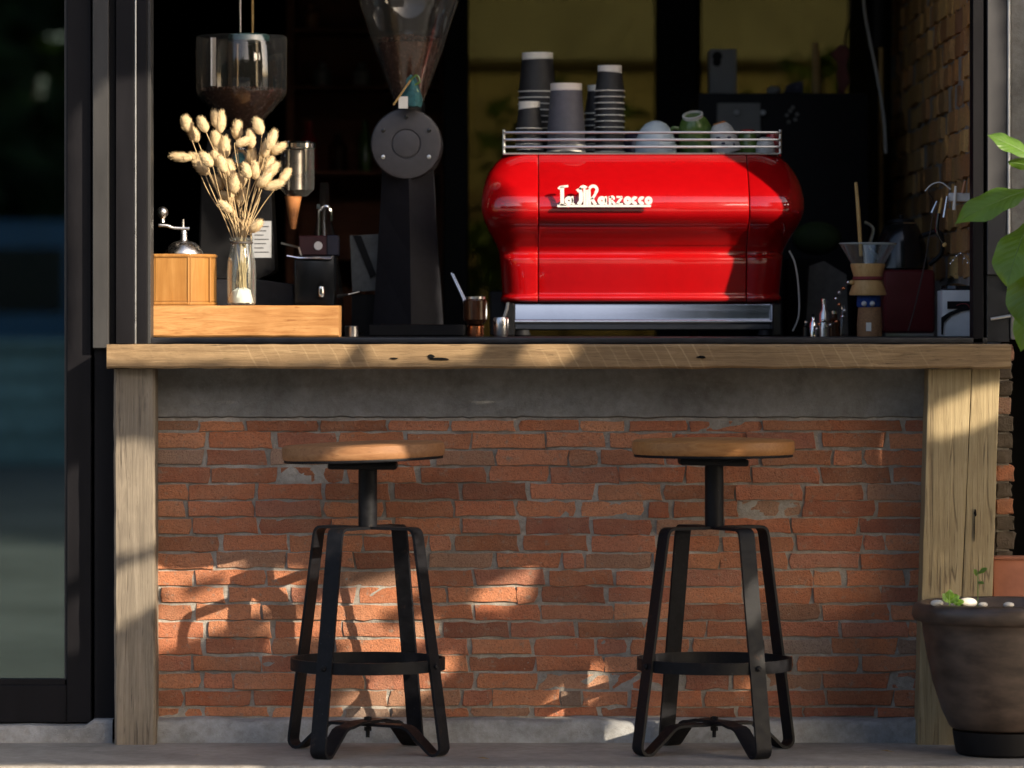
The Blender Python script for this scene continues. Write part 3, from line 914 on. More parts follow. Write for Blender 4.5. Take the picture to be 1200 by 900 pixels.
# ------------------------------------------------------------------ stools
def stool(cx, cy, rot, tilt, label, seat_mat, zseat, cxs):
    t = thing('bar_stool', label, 'stool', (cx, cy, 0), 'bar stools at the counter')
    ir = M['iron']
    ZTOP = 0.512
    # seat
    R = 0.185
    Ms = Matrix.Rotation(tilt, 4, 'Y')
    c = (cxs, cy, zseat)
    bm = lathe(B(), [(0.0, 0.003), (R * 0.6, 0.003), (R - 0.006, 0.0), (R, -0.004), (R + 0.001, -0.018), (R, -0.029), (R - 0.003, -0.033), (0.0, -0.033)], c, 56, Ms.to_3x3(), False, False)
    bmesh.ops.remove_doubles(bm, verts=bm.verts, dist=1e-5)
    obj('seat', fixn(bm), M[seat_mat], t, smooth=True)
    bm = lathe(B(), [(R - 0.004, -0.0335), (R - 0.003, -0.036), (R - 0.004, -0.039)], c, 56, Ms.to_3x3())
    obj('seat_plate', fixn(bm), ir, t, smooth=True)
    # swivel plate
    bm = B()
    Mb = Matrix.Rotation(tilt * 0.4 + 0.02, 4, 'Y')
    box(bm, -0.078, 0.078, -0.07, 0.07, -0.058, -0.042, 0.006, 2)
    box(bm, -0.06, 0.062, -0.075, 0.075, -0.042, -0.039, 0.001)
    bmesh.ops.transform(bm, matrix=Matrix.Translation(c) @ Mb, verts=bm.verts)
    obj('swivel_plate', bm, ir, t, smooth=True)
    obj('stem', lathe(B(), [(0.0215, ZTOP - 0.002), (0.0215, zseat - 0.055)], (cx, cy, 0), 24), ir, t, smooth=True)
    # four strap legs: top spoke, leg, rounded foot, rising inner strut
    def legpath():
        p = [(0.02, ZTOP), (0.118, ZTOP)]
        for a in (20, 45, 70): p.append((0.118 + 0.016 * sin(radians(a)), ZTOP - 0.016 * (1 - cos(radians(a)))))
        rt, zt, rb, zb = 0.136, ZTOP - 0.022, 0.204, 0.026
        for k in range(0, 9):
            u = k / 8
            p.append((rt + (rb - rt) * u, zt + (zb - zt) * u))
        cxr, czr, rr = 0.1855, 0.0225, 0.0195
        for a in (-15, -40, -65, -90, -115, -135): p.append((cxr + rr * cos(radians(a)), czr + rr * sin(radians(a))))
        p += [(0.116, 0.058)]
        p += [(0.102, 0.063), (0.085, 0.064)]
        return p
    for k in range(4):
        th = rot + k * pi / 2
        obj('leg', fixn(strap(B(), legpath(), th, cx, cy, 0.040, 0.0065)), ir, t, smooth=True, sharp=40)
    for k in range(2):
        th = rot + k * pi / 2
        z = 0.064 + (0.0068 if k else 0)
        obj('cross_brace', fixn(strap(B(), [(-0.086, 0.064), (-0.05, z), (0.05, z), (0.086, 0.064)], th, cx, cy, 0.040, 0.0062)), ir, t)
    # foot ring inside the legs
    z0, z1, ro, ri = 0.189, 0.216, 0.1765, 0.170
    bm = lathe(B(), [(ro, z0), (ro, z1), (ri, z1), (ri, z0), (ro, z0)], (cx, cy, 0), 72, None, False, False)
    bmesh.ops.remove_doubles(bm, verts=bm.verts, dist=1e-6)
    obj('foot_ring', fixn(bm), ir, t, smooth=True)
    for k in range(4):
        th = rot + k * pi / 2
        d = Vector((cos(th), sin(th), 0))
        cc = Vector((cx, cy, 0.2025)) + d * 0.183
        Mr = d.to_track_quat('Z', 'Y').to_matrix()
        obj('bolt', lathe(B(), [(0.007, 0.0), (0.0065, 0.003), (0.003, 0.0055)], cc, 10, Mr), ir, t, smooth=True)
    bm = lathe(B(), [(0.0045, 0.034), (0.0045, 0.082)], (cx, cy, 0), 10)
    lathe(bm, [(0.0085, 0.074), (0.0085, 0.081)], (cx, cy, 0), 6)
    lathe(bm, [(0.0085, 0.049), (0.0085, 0.058)], (cx, cy, 0), 6)
    obj('bolt', bm, ir, t)
    return t
YS = -0.27
stool(X(431, YS), YS, radians(-31), radians(-1.9), 'iron bar stool with worn tilted wooden seat left of the other', 'seat', Z(519.6, YS), X(425.5, YS))
stool(X(837, YS), YS, radians(30), 0.0, 'iron bar stool with level varnished wooden seat below the machine', 'seat_new', Z(515.2, YS), X(836, YS))

# ------------------------------------------------------------------ espresso machine
mc = thing('espresso_machine', 'glossy red espresso machine with steel cup rail and lettering', 'espresso machine', (X(754, 0.5), 0.75, ZB))
DM = 0.45
prof = [(178, 164, .585), (181, 167, .575), (190, 175, .545), (200, 181.5, .517), (210, 185.5, .490), (220, 188, .466), (228, 189.3, .450), (236, 190, .440),
        (244, 190, .4355), (250, 189, .437), (256, 187.2, .443), (262, 184.8, .452), (268, 182, .463), (274, 178.8, .476), (280, 175.5, .488), (286, 172.5, .498),
        (292, 170, .505), (296, 169, .507), (298, 168.6, .505), (301, 168.4, .4995), (304, 168.2, .498), (312, 167.5, .4965), (330, 166.3, .495), (342, 165.5, .494), (344.5, 165.4, .4935),
        (346, 166.5, .489), (348, 167.3, .486), (351, 167.4, .486), (353, 166.8, .488), (355, 164, .496)]
prof = [(py, hw, yf if py < 244 else .4355 + (yf - .4355) * 1.9 + max(0, py - 301) / 44 * .034) for py, hw, yf in prof]
XCM = X(754, DM)
YBK = 1.02
SX0, SX1 = X(631, DM), X(878, DM)
def zz(py): return Z(py, DM)
# centre panel: front curve swept in x with a softened edge at the seams
bm = B()
cols = []
for x, back in ((SX0 + 0.0008, 0.004), (SX0 + 0.0016, 0.0009), (SX0 + 0.0035, 0.0), (SX1 - 0.0035, 0.0), (SX1 - 0.0016, 0.0009), (SX1 - 0.0008, 0.004)):
    cols.append([bm.verts.new((x, yf + back, zz(py))) for py, hw, yf in prof])
for a, b_ in zip(cols, cols[1:]):
    for k in range(len(prof) - 1): bm.faces.new((a[k], b_[k], b_[k + 1], a[k + 1]))
obj('front_panel', fixn(bm), M['red'], mc, smooth=True, sharp=75)
# end panels: wrap round the corner to the back
for sgn, xs in ((-1, SX0), (1, SX1)):
    bm = B()
    rowsv = []
    for py, hw, yf in prof:
        xe = XCM + sgn * W(hw, DM)
        R = 0.062
        pts = [(xs + sgn * 0.0008, yf + 0.004), (xs + sgn * 0.0016, yf + 0.0009), (xs + sgn * 0.0035, yf)]
        xc, yc = xe - sgn * R, yf + R
        for k in range(0, 11):
            a = k / 10 * pi / 2
            pts.append((xc + sgn * R * sin(a) , yc - R * cos(a)))
        pts += [(xe, yf + 0.2), (xe, YBK)]
        rowsv.append([bm.verts.new((x, y, zz(py))) for x, y in pts])
    for a, b_ in zip(rowsv, rowsv[1:]):
        for k in range(len(a) - 1): bm.faces.new((a[k], a[k + 1], b_[k + 1], b_[k]))
    obj('end_panel', fixn(bm), M['red'], mc, smooth=True, sharp=75)
obj('inner_body', box(B(), XCM - W(155, DM), XCM + W(155, DM), 0.60, YBK - 0.01, zz(355), zz(179)), M['black'], mc)
# top tray
ZTRAY = zz(176.3)
obj('cup_tray', box(B(), X(589, DM), X(917, DM), 0.578, YBK, zz(178.6), ZTRAY, 0.001), M['steel'], mc)
# cup rail: three bars and posts
YR0, YR1 = 0.592, YBK - 0.01
xa, xb = X(590, 0.6), X(915, 0.6)
for py in (155.5, 164, 172.3):
    z = Z(py, 0.6)
    pts = [(xa, YR1, z), (xa, YR0 + 0.012, z), (xa + 0.004, YR0 + 0.003, z), (xa + 0.012, YR0, z), (xb - 0.012, YR0, z), (xb - 0.004, YR0 + 0.003, z), (xb, YR0 + 0.012, z), (xb, YR1, z)]
    obj('cup_rail', tube(B(), pts, 0.0032, 8), M['steel'], mc, smooth=True)
for px, yy in ((590.5, YR0 + 0.01), (914.5, YR0 + 0.01), (590.5, YR1), (914.5, YR1), (752, YR1)):
    obj('rail_post', tube(B(), [(X(px, 0.6), yy, ZTRAY - 0.002), (X(px, 0.6), yy, Z(152, 0.6))], 0.0038, 8), M['steel'], mc, smooth=True)
# base: polished drip panel with bright lip, black side legs
bm = B()
xl, xr = X(604, DM + .05), X(905, DM + .05)
pr_ = [(355.5, .520), (356, .4935), (357, .492), (358, .4918), (373.5, .4835), (375, .482), (376.5, .480), (378.3, .480), (379.5, .484), (380, .488), (385.5, .490), (386.5, .51)]
cols = [[bm.verts.new((x, y, Z(py, .5))) for py, y in [(a, b_ + .088) for a, b_ in pr_]] for x in (xl, xl + 0.002, xr - 0.002, xr)]
for a, b_ in zip(cols, cols[1:]):
    for k in range(len(pr_) - 1): bm.faces.new((a[k], b_[k], b_[k + 1], a[k + 1]))
obj('drip_lip', tube(B(), [(xl - .001, .570, Z(376.8, .55)), (xr + .001, .570, Z(376.8, .55))], 0.0046, 12), M['chrome'], mc, smooth=True)
obj('drip_panel', fixn(bm), M['blue_reflect'], mc, smooth=True, sharp=50)
obj('lower_body', box(B(), X(598, .55), X(912, .55), 0.612, YBK, Z(387, .55), zz(354.8)), M['black'], mc)
for px0, px1 in ((592, 603.5), (905.5, 917)):
    obj('side_leg', box(B(), X(px0, .5), X(px1, .5), 0.52, YBK - 0.05, ZB + 0.001, zz(355), 0.004), M['black_gloss'], mc)
for px in (612, 898):
    for yy in (0.58, 0.95):
        obj('foot', lathe(B(), [(0.018, ZB + 0.0005), (0.022, ZB + 0.004), (0.016, Z(386.8, .55))], (X(px, .55), yy, 0), 16), M['black'], mc, smooth=True)
# raised lettering, strokes traced on a grid of 8.571 units per photo pixel
def LP(u, v): return Vector((X(640 + u / 8.571, 0.42), 0, Z(205 + v / 8.571, 0.42)))
YL0, YL1 = 0.414, 0.4195
def stroke(bm, pts, w):
    pts = [LP(u, v) for u, v in pts]
    ww = W(w / 8.571, 0.42) / 2
    L, R = [], []
    closed = (pts[0] - pts[-1]).length < 1e-6
    n = len(pts)
    for i, p in enumerate(pts):
        if closed:
            a, b_ = pts[(i - 1) % (n - 1)], pts[(i + 1) % (n - 1)]
        else:
            a, b_ = pts[max(i - 1, 0)], pts[min(i + 1, n - 1)]
        t = (b_ - a).normalized()
        s = Vector((-t.z, 0, t.x)) * ww
        L.append(p + s)
        R.append(p - s)
    for i in range(n - 1):
        q = [L[i], L[i + 1], R[i + 1], R[i]]
        f = [bm.verts.new((c.x, YL0, c.z)) for c in q]
        g_ = [bm.verts.new((c.x, YL1, c.z)) for c in q]
        bm.faces.new(f)
        bm.faces.new(list(reversed(g_)))
        for k in range(4):
            j = (k + 1) % 4
            bm.faces.new((f[j], f[k], g_[k], g_[j]))
def arc(cx, cy, rx, ry, a0, a1, n=14): return [(cx + rx * cos(radians(a0 + (a1 - a0) * k / n)), cy + ry * sin(radians(a0 + (a1 - a0) * k / n))) for k in range(n + 1)]
def letter(strokes, w=34):
    bm = B()
    for s_ in strokes:
        if isinstance(s_, tuple): stroke(bm, s_[0], s_[1])
        else: stroke(bm, s_, w)
    obj('letter', fixn(bm), M['white_enamel'], mc)
letter([([(160, 120), (162, 300)], 38), ([(122, 142), (140, 122), (222, 112)], 22), ([(135, 298), (200, 302)], 20)])                 # L
letter([(arc(228, 258, 26, 27, 0, 360), 34), ([(264, 215), (266, 285), (285, 300)], 20)])                                              # a
letter([([(312, 165), (340, 140), (350, 190), (350, 260), (325, 298)], 40), (arc(375, 150, 34, 34, 180, 330), 26), ([(385, 130), (385, 300)], 22),
        ([(412, 150), (412, 300)], 26), ([(432, 140), (440, 300)], 24), (arc(472, 150, 38, 38, 200, 420), 30), ([(498, 185), (470, 232), (448, 235)], 26), ([(455, 235), (497, 300)], 32)])  # M
letter([(arc(560, 258, 26, 27, 0, 360), 36), ([(600, 215), (602, 300)], 22)])                                                          # a
letter([([(640, 215), (642, 300)], 26), (arc(662, 235, 18, 16, 180, 400), 22), ([(655, 255), (692, 300)], 24)])                         # r
letter([([(706, 222), (765, 222)], 18), ([(760, 226), (712, 290)], 24), ([(706, 294), (772, 294)], 20)])                               # z
letter([(arc(818, 258, 24, 26, 0, 360), 34)])                                                                                          # o
letter([(arc(892, 258, 24, 26, 50, 310), 32)])                                                                                         # c
letter([(arc(962, 258, 24, 26, 50, 310), 32)])                                                                                         # c
letter([(arc(1028, 258, 24, 26, 0, 360), 32)])                                                                                         # o
bm = B()
stroke(bm, [(112, 312), (1052, 312)], 22)
obj('underline', fixn(bm), M['white_enamel'], mc)
for u in (170, 420, 660, 960):
    c = LP(u, 305)
    obj('letter_stud', tube(B(), [(c.x, YL1, c.z), (c.x, 0.455, c.z)], 0.0022, 6), M['steel'], mc)

# ------------------------------------------------------------------ paper cups, crockery on the tray
def make_cup(r0, r1, h, ringh, mat, name='paper_cup'):
    """upside-down paper cup, base up; local z = 0 at the rim; returned as mesh trio"""
    body = lathe(B(), [(r1, 0.0), (r0 + (r1 - r0) * 0.02, h - ringh), (r0 - 0.0008, h - ringh), (r1 - 0.0012, 0.001)], (0, 0, 0), 28, None, False, False)
    rim = lathe(B(), [(r1 - 0.0008, 0.0), (r1 + 0.0014, 0.0003), (r1 + 0.0018, 0.0016), (r1 + 0.0012, 0.003), (r1 - 0.0008, 0.003)], (0, 0, 0), 28, None, False, False)
    base = lathe(B(), [(r0 + 0.0004, h - ringh), (r0 + 0.0004, h), (r0 - 0.0018, h), (r0 - 0.002, h - ringh * 0.6), (0.0, h - ringh * 0.62)], (0, 0, 0), 28, None, False, False)
    out = []
    for bm, n_, m_ in ((body, 'cup_body', mat), (rim, 'rim', M['paper_white']), (base, 'base_ring', M['paper_white'])):
        bmesh.ops.remove_doubles(bm, verts=bm.verts, dist=1e-6)
        fixn(bm)
        me = bpy.data.meshes.new(n_)
        bm.to_mesh(me)
        bm.free()
        me.polygons.foreach_set('use_smooth', [True] * len(me.polygons))
        me.set_sharp_from_angle(angle=radians(40))
        me.materials.append(m_)
        out.append((n_, me))
    return out
def cup_stack(px, Yc, pytop, rt, rb, hpx, pitch, mat, col, where, grp, lean=0.0):
    sc = (CAMD + Yc) / F
    meshes = make_cup(rt * sc, rb * sc, hpx * sc, 7.0 * sc, mat)
    proto = None
    n = 0
    ztop = Z(pytop, Yc)
    zrim = ztop - hpx * sc
    zs = []
    while zrim > ZTRAY + 0.0005 or not zs:
        zs.append(max(zrim, ZTRAY + 0.0006))
        zrim -= pitch * sc
    N = len(zs)
    for k, z in enumerate(zs):
        name_ = ('topmost' if k == 0 else 'lowest' if k == N - 1 else ORD[k] + ' from the top') if N > 1 else 'only'
        lab = f'{col} paper cup, {name_} {where}'
        loc = (X(px, Yc) + rnd.gauss(0, 0.0006) + lean * (z - ZTRAY), Yc, z)
        if proto is None:
            proto = thing('paper_cup', lab, 'paper cup', loc, grp)
            for n_, me in meshes: link(n_, me, None, proto)
        else:
            c = copy_tree(proto)
            c.location = loc
            c['label'] = lab
rnd = random.Random(31)
cup_stack(630.5, 0.80, 62, 18, 22.2, 46.5, 7.2, M['cup_black'], 'black', 'in the tallest left stack', 'black cups in the tall left stack', -0.01)
cup_stack(620.5, 0.68, 119, 12.3, 15.3, 32.5, 6.2, M['cup_black'], 'black', 'in the shortest stack, front left', 'black cups in the short left stack')
cup_stack(663.5, 0.66, 98, 18.3, 22.5, 59, 7.2, M['cup_grey'], 'slate grey', 'in the wide grey stack', 'grey cups on the machine')
cup_stack(714.5, 0.72, 77, 14, 17.4, 30.5, 7.15, M['cup_black'], 'black', 'in the ribbed stack right of grey cups', 'black cups in the ribbed stack')
cup_stack(702.5, 0.90, 100, 14, 17.4, 34, 7.2, M['cup_black'], 'black', 'half hidden behind the ribbed stack', 'black cups in the rear stack')

def lathe_thing(name, label, cat, px, Yc, zb, prof_px, mat, n=28, part_name=None, group=None, M3=None):
    t = thing(name, label, cat, (X(px, Yc), Yc, zb), group)
    bm = lathe(B(), [(W(r, Yc), W(h, Yc)) for r, h in prof_px], (X(px, Yc), Yc, zb), n, M3)
    bmesh.ops.remove_doubles(bm, verts=bm.verts, dist=1e-6)
    obj(part_name or 'body', fixn(bm), M[mat], t, smooth=True)
    return t
ZT1 = ZTRAY + 0.0006
bowl = lathe_thing('bowl', 'upturned pale blue bowl between cups and green mug', 'bowl', 768.5, 0.72, ZT1, [(24.5, 0), (24.8, 2), (24.3, 11), (22.5, 20), (18.5, 29), (12.5, 36), (6, 39.3), (0.01, 40.2)], 'bowl', 36)
navy = lathe_thing('small_bowl', 'small navy bowl tucked behind the pale blue bowl', 'bowl', 742, 0.86, ZT1, [(17, 0), (17, 8), (14.5, 18), (9, 27), (0.01, 30)], 'navy')
gm = thing('mug', 'upturned olive green mug with pale foot ring', 'mug', (X(818, .72), .72, ZT1))
Mt = (Matrix.Rotation(radians(-10), 4, 'Y') @ Matrix.Rotation(radians(24), 4, 'X')).to_3x3()
cg = Vector((X(818, .72), .74, ZT1 + 0.018))
obj('mug_body', fixn(lathe(B(), [(W(r, .72), W(h, .72)) for r, h in ((21, 0), (21.5, 6), (21, 16), (19, 27), (15, 36), (11, 40))], cg, 32, Mt)), M['green_glaze'], gm, smooth=True)
obj('foot_ring', fixn(lathe(B(), [(W(r, .72), W(h, .72)) for r, h in ((12, 39), (12.4, 42.5), (10.3, 43), (10, 40.5))], cg, 32, Mt, False, False)), M['white_enamel'], gm, smooth=True)
hp = [cg + Mt @ Vector((W(a, .72), -0.01, W(h, .72))) for a, h in ((-19, 30), (-26, 32), (-29, 22), (-27, 10), (-21, 6))]
obj('handle', tube(B(), curve(hp, 5), 0.0045, 8), M['green_glaze'], gm, smooth=True)
wc = lathe_thing('patterned_cup', 'white cup with red rim leaning beside green mug', 'cup', 853, 0.70, ZT1 + 0.003, [(16, 0), (16.5, 8), (15.5, 20), (13, 30), (9, 35), (7, 36)], 'white_enamel', 28, M3=(Matrix.Rotation(radians(-16), 4, 'Y')).to_3x3())
Mw = Matrix.Rotation(radians(-16), 4, 'Y').to_3x3()
obj('rim_band', fixn(lathe(B(), [(W(7.5, .7), W(35.5, .7)), (W(7.6, .7), W(37.5, .7)), (W(5.6, .7), W(37.5, .7))], (X(853, .7), .7, ZT1 + 0.003), 24, Mw)), M['orange'], wc, smooth=True)
for a, h in ((-100, 12), (-70, 17), (-60, 8), (-85, 24), (-115, 20)):
    d = Mw @ Vector((cos(radians(a)) * W(16.3, .7), sin(radians(a)) * W(16.3, .7), W(h, .7)))
    obj('painted_motif', ball(B(), Vector((X(853, .7), .7, ZT1 + 0.003)) + d, 0.004, 8, 6, (1.4, 0.3, 0.8)), M['navy'], wc)
rc = lathe_thing('red_rim_cup', 'small green cup with red foot near rail end', 'cup', 876, 0.74, ZT1, [(14, 0), (14.5, 6), (13, 16), (10, 24), (7, 26)], 'green_glaze', 28)
obj('foot_ring', fixn(lathe(B(), [(W(7.5, .74), W(25, .74)), (W(8.5, .74), W(29.5, .74)), (W(6, .74), W(29.5, .74))], (X(876, .74), .74, ZT1), 24)), M['red_glaze'], rc, smooth=True)
lc = lathe_thing('white_cup', 'small pale green white cup last on the rail', 'cup', 897, 0.70, ZT1, [(11, 0), (11.5, 6), (10, 14), (7, 19), (5, 20)], 'white_enamel', 28)
rd = lathe_thing('red_dish', 'small red dish at the right end of tray', 'dish', 905, 0.80, ZT1, [(11, 0), (11, 4), (10, 15), (6, 26), (2, 28)], 'red_glaze', 24)

# ------------------------------------------------------------------ wood block, mill, vase with grasses
YK = 0.085
blk = plank(X(168, YK), X(397, YK), YK, YK + 0.17, ZB + 0.0008, Z(358, YK), 30, 30.0, 'x', 0.0007, 0.0035)
tag(obj('wooden_block', blk, M['block'], None, smooth=True), 'golden wooden plinth block standing on the window sill', 'wood block')
ZK = Z(358, YK) + 0.0008
mill = thing('coffee_mill', 'wooden hand coffee mill with silver dome and crank', 'coffee mill', (X(213, .16), .18, ZK))
def mill_outline(e):
    """plan: front face with a chamfered right corner"""
    xa_, xb_ = X(174, .12) - e, X(252, .14) + e
    xc_, xd_ = X(222, .12), X(245, .13) + e * .5
    y0_, y1_ = 0.115 - e, 0.255 + e
    return [(xa_ + 0.012, y0_), (xc_, y0_), (xd_, y0_ + 0.034), (xb_, y0_ + .07), (xb_, y1_ - 0.02), (xb_ - 0.02, y1_), (xa_ + 0.02, y1_), (xa_, y1_ - 0.02), (xa_, y0_ + 0.012)]
zt_ = Z(297.5, .12)
def mill_slab(name, z0, z1, e, bev=0.002):
    bm = B()
    poly_extrude(bm, [Vector((x, y, z0)) for x, y in mill_outline(e)], (0, 0, z1 - z0))
    fixn(bm)
    bmesh.ops.bevel(bm, geom=list(bm.edges), offset=bev, segments=2, affect='EDGES')
    return obj(name, bm, M['mill_wood'], mill, smooth=True)
mill_slab('box', ZK + 0.008, zt_ - 0.008, -0.0025)
mill_slab('base_moulding', ZK, ZK + 0.0085, 0.0)
mill_slab('top_moulding', zt_ - 0.0085, zt_, 0.0)
for px_, yo in ((220.5, 0.0), (223.5, 0.003), (245, 0.033)):
    obj('corner_moulding', tube(B(), [(X(px_, .12), 0.1175 + yo, ZK + 0.008), (X(px_, .12), 0.1175 + yo, zt_ - 0.008)], 0.0024, 8), M['mill_wood'], mill, smooth=True)
cm = Vector((X(215.5, .17), .17, zt_))
bm = lathe(B(), [(W(r, .17), W(h, .17)) for r, h in ((22.5, 0), (22.5, 1.5), (21, 5), (17.5, 10), (14, 13), (8, 15.2), (5, 16), (4.2, 18), (4, 26), (3.2, 28), (0.01, 28))], cm, 32)
bmesh.ops.remove_doubles(bm, verts=bm.verts, dist=1e-6)
obj('dome', fixn(bm), M['silver'], mill, smooth=True)
zc_ = Z(268, .17)
arm = [(X(222, .17), .17, zc_ + 0.0005), (X(214, .17), .17, zc_ + 0.001), (X(203, .17), .168, zc_ + 0.002), (X(196, .17), .166, zc_ + 0.007), (X(189, .17), .165, zc_ + 0.008), (X(186, .17), .165, zc_ + 0.008)]
obj('crank_arm', tube(B(), curve(arm, 5), 0.0042, 10), M['silver'], mill, smooth=True)
kn = P(190.5, 249, .165)
bm = lathe(B(), [(W(r, .165), W(h, .165)) for r, h in ((3.2, -11.5), (2.6, -8), (3.8, -6), (6.2, -2.5), (6.6, 1), (5.6, 4.2), (3, 6.4), (0.01, 7))], kn, 20)
bmesh.ops.remove_doubles(bm, verts=bm.verts, dist=1e-6)
obj('crank_knob', fixn(bm), M['silver'], mill, smooth=True)
obj('nut', tube(B(), [P(214.5, 266, .17), P(214.5, 257, .17)], 0.0035, 8), M['silver'], mill, smooth=True)

YV = 0.16
cv = Vector((X(283, YV), YV, ZK))
vase = thing('glass_vase', 'clear glass bottle vase holding the dried grasses', 'vase', cv)
vp = [(15.2, 0.6), (16.8, 3), (17, 20), (17, 40), (16.3, 52), (14, 62), (12.3, 69), (12.2, 75), (13.8, 76.2), (14.0, 78.5), (12.9, 79.5)]
ip = [(r - 1.0, h) for r, h in reversed(vp[1:-1])] + [(14.2, 3.5)]
bm = lathe(B(), [(W(r, YV), W(h, YV)) for r, h in vp], cv, 32, None, True, False)
lathe(bm, [(W(r, YV), W(h, YV)) for r, h in ip], cv, 32, None, False, True)
obj('bottle', fixn(bm), M['glass'], vase, smooth=True)
obj('neck_ring', fixn(lathe(B(), [(W(12.4, YV), W(72, YV)), (W(13.6, YV), W(72.6, YV)), (W(13.6, YV), W(74.2, YV)), (W(12.4, YV), W(74.8, YV))], cv, 32, None, False, False)), M['cable_dark'], vase, smooth=True)
bm = lathe(B(), [(W(r, YV), W(h, YV)) for r, h in ((13.5, 3), (13.8, 8), (10, 17), (4, 21), (0.01, 22))], cv, 20)  # white heap painted in for the bright light spot at the base
bmesh.ops.remove_doubles(bm, verts=bm.verts, dist=1e-6)
for v in bm.verts: v.co += Vector((rnd.gauss(0, .0012), rnd.gauss(0, .0012), rnd.gauss(0, .0012)))
tag(obj('vase_light_spot', fixn(bm), M['paper_white'], None, smooth=True), 'white heap standing for a light spot in bottom of vase', 'light spot')

def head_mesh(rnd, k):
    """fluffy ovoid: a core with many fine bristles; long axis +z, length 1, width ~0.55"""
    bm = B()
    bmesh.ops.create_uvsphere(bm, u_segments=12, v_segments=10, radius=0.5)
    for v in bm.verts:
        z = v.co.z
        f = 0.52 * (1 - 0.18 * z) * (1 + 0.10 * noise.noise(v.co * 4 + Vector((k * 7, 0, 0))))
        v.co.x *= f
        v.co.y *= f
    for f_ in bm.faces: f_.smooth = True
    for _ in range(420):
        u = rnd.uniform(-0.95, 0.98)
        a = rnd.uniform(0, 2 * pi)
        rr = 0.5 * sqrt(max(1 - u * u, 0)) * 0.52 * (1 - 0.09 * u)
        p = Vector((rr * cos(a), rr * sin(a), u * 0.5))
        d = (Vector((cos(a) * sqrt(1 - u * u), sin(a) * sqrt(1 - u * u), u * 0.5)) * 0.55 + Vector((rnd.gauss(0, .25), rnd.gauss(0, .25), 0.75))).normalized()
        L = rnd.uniform(0.08, 0.19)
        s = d.cross(Vector((rnd.gauss(0, 1), rnd.gauss(0, 1), rnd.gauss(0, 1)))).normalized() * 0.009
        bm.faces.new([bm.verts.new(p - s), bm.verts.new(p + s), bm.verts.new(p + d * L)])
    me = bpy.data.meshes.new('grass_head')
    bm.to_mesh(me)
    bm.free()
    me.materials.append(M['tail'])
    return me
rnd = random.Random(77)
heads = [head_mesh(rnd, k) for k in range(5)]
HD = [(219, 145, 15), (227, 157, 28), (238, 146, 22), (259, 143, -4), (253, 140, 12), (278, 152, -6), (303, 148, 20), (285, 166, -62), (294, 163, 8), (318, 164, -22), (326, 174, -58), (311, 175, -10),
      (212, 184, 84), (229, 185, 55), (242, 187, 40), (236, 196, 45), (253, 163, 6), (256, 176, 4), (253, 186, 15), (260, 192, 20), (295, 182, 2), (299, 200, 0), (289, 200, 18), (315, 194, -20), (318, 200, -40),
      (334, 206, -35), (310, 211, -45), (321, 217, -75), (269, 199, 8), (263, 205, 35), (267, 212, 30), (255, 214, 40), (275, 215, -8), (283, 212, -30), (270, 231, 70), (283, 231, -15), (264, 242, 50), (300, 265, -50),
      (264, 172, 4), (309, 186, -8)]
rows_ = [('topmost', 0, 156), ('upper', 156, 179), ('middle', 179, 203), ('lower', 203, 225), ('lowest', 225, 400)]
byrow = {}
for h in HD:
    for nm, a, b_ in rows_:
        if a <= h[1] < b_: byrow.setdefault(nm, []).append(h)
for nm, lst in byrow.items():
    lst.sort()
    for k, (px, py, ang) in enumerate(lst):
        Yh = YV + rnd.uniform(-0.055, 0.05)
        p = P(px, py, Yh)
        lab = f'cream bunny tail grass, {ORD[k]} from the left in the {nm} row of heads'
        g_ = thing('bunny_tail_grass', lab, 'dried grass', (cv.x, cv.y, ZK + 0.01), 'bunny tail grasses in the vase')
        a = radians(ang)
        d = Vector((-sin(a), rnd.gauss(0, 0.15), cos(a))).normalized()
        L = W(rnd.uniform(19, 27), Yh)
        o = bpy.data.objects.new('grass_head', rnd.choice(heads))
        COL.objects.link(o)
        o.parent = g_
        o.location = p - g_.location
        o.rotation_mode = 'QUATERNION'
        o.rotation_quaternion = d.to_track_quat('Z', 'Y')
        wv_ = W(rnd.uniform(19, 25), Yh)
        o.scale = (wv_, wv_, L)
        base = p - d * L * 0.48
        neck = Vector((cv.x + (base.x - cv.x) * 0.06 + rnd.gauss(0, .006), cv.y + rnd.gauss(0, .008), Z(281, YV)))
        low = Vector((cv.x - (base.x - cv.x) * 0.10 + rnd.gauss(0, .005), cv.y + rnd.gauss(0, .006), ZK + 0.012))
        mid = neck.lerp(base, 0.55) + Vector((rnd.gauss(0, .007), rnd.gauss(0, .006), 0))
        pts = curve([low, neck, mid, base - d * 0.004, base + d * 0.006], 5)
        obj('stem', tube(B(), pts, [0.0013 - 0.0006 * i / len(pts) for i in range(len(pts))], 5), M['straw'], g_, smooth=True)

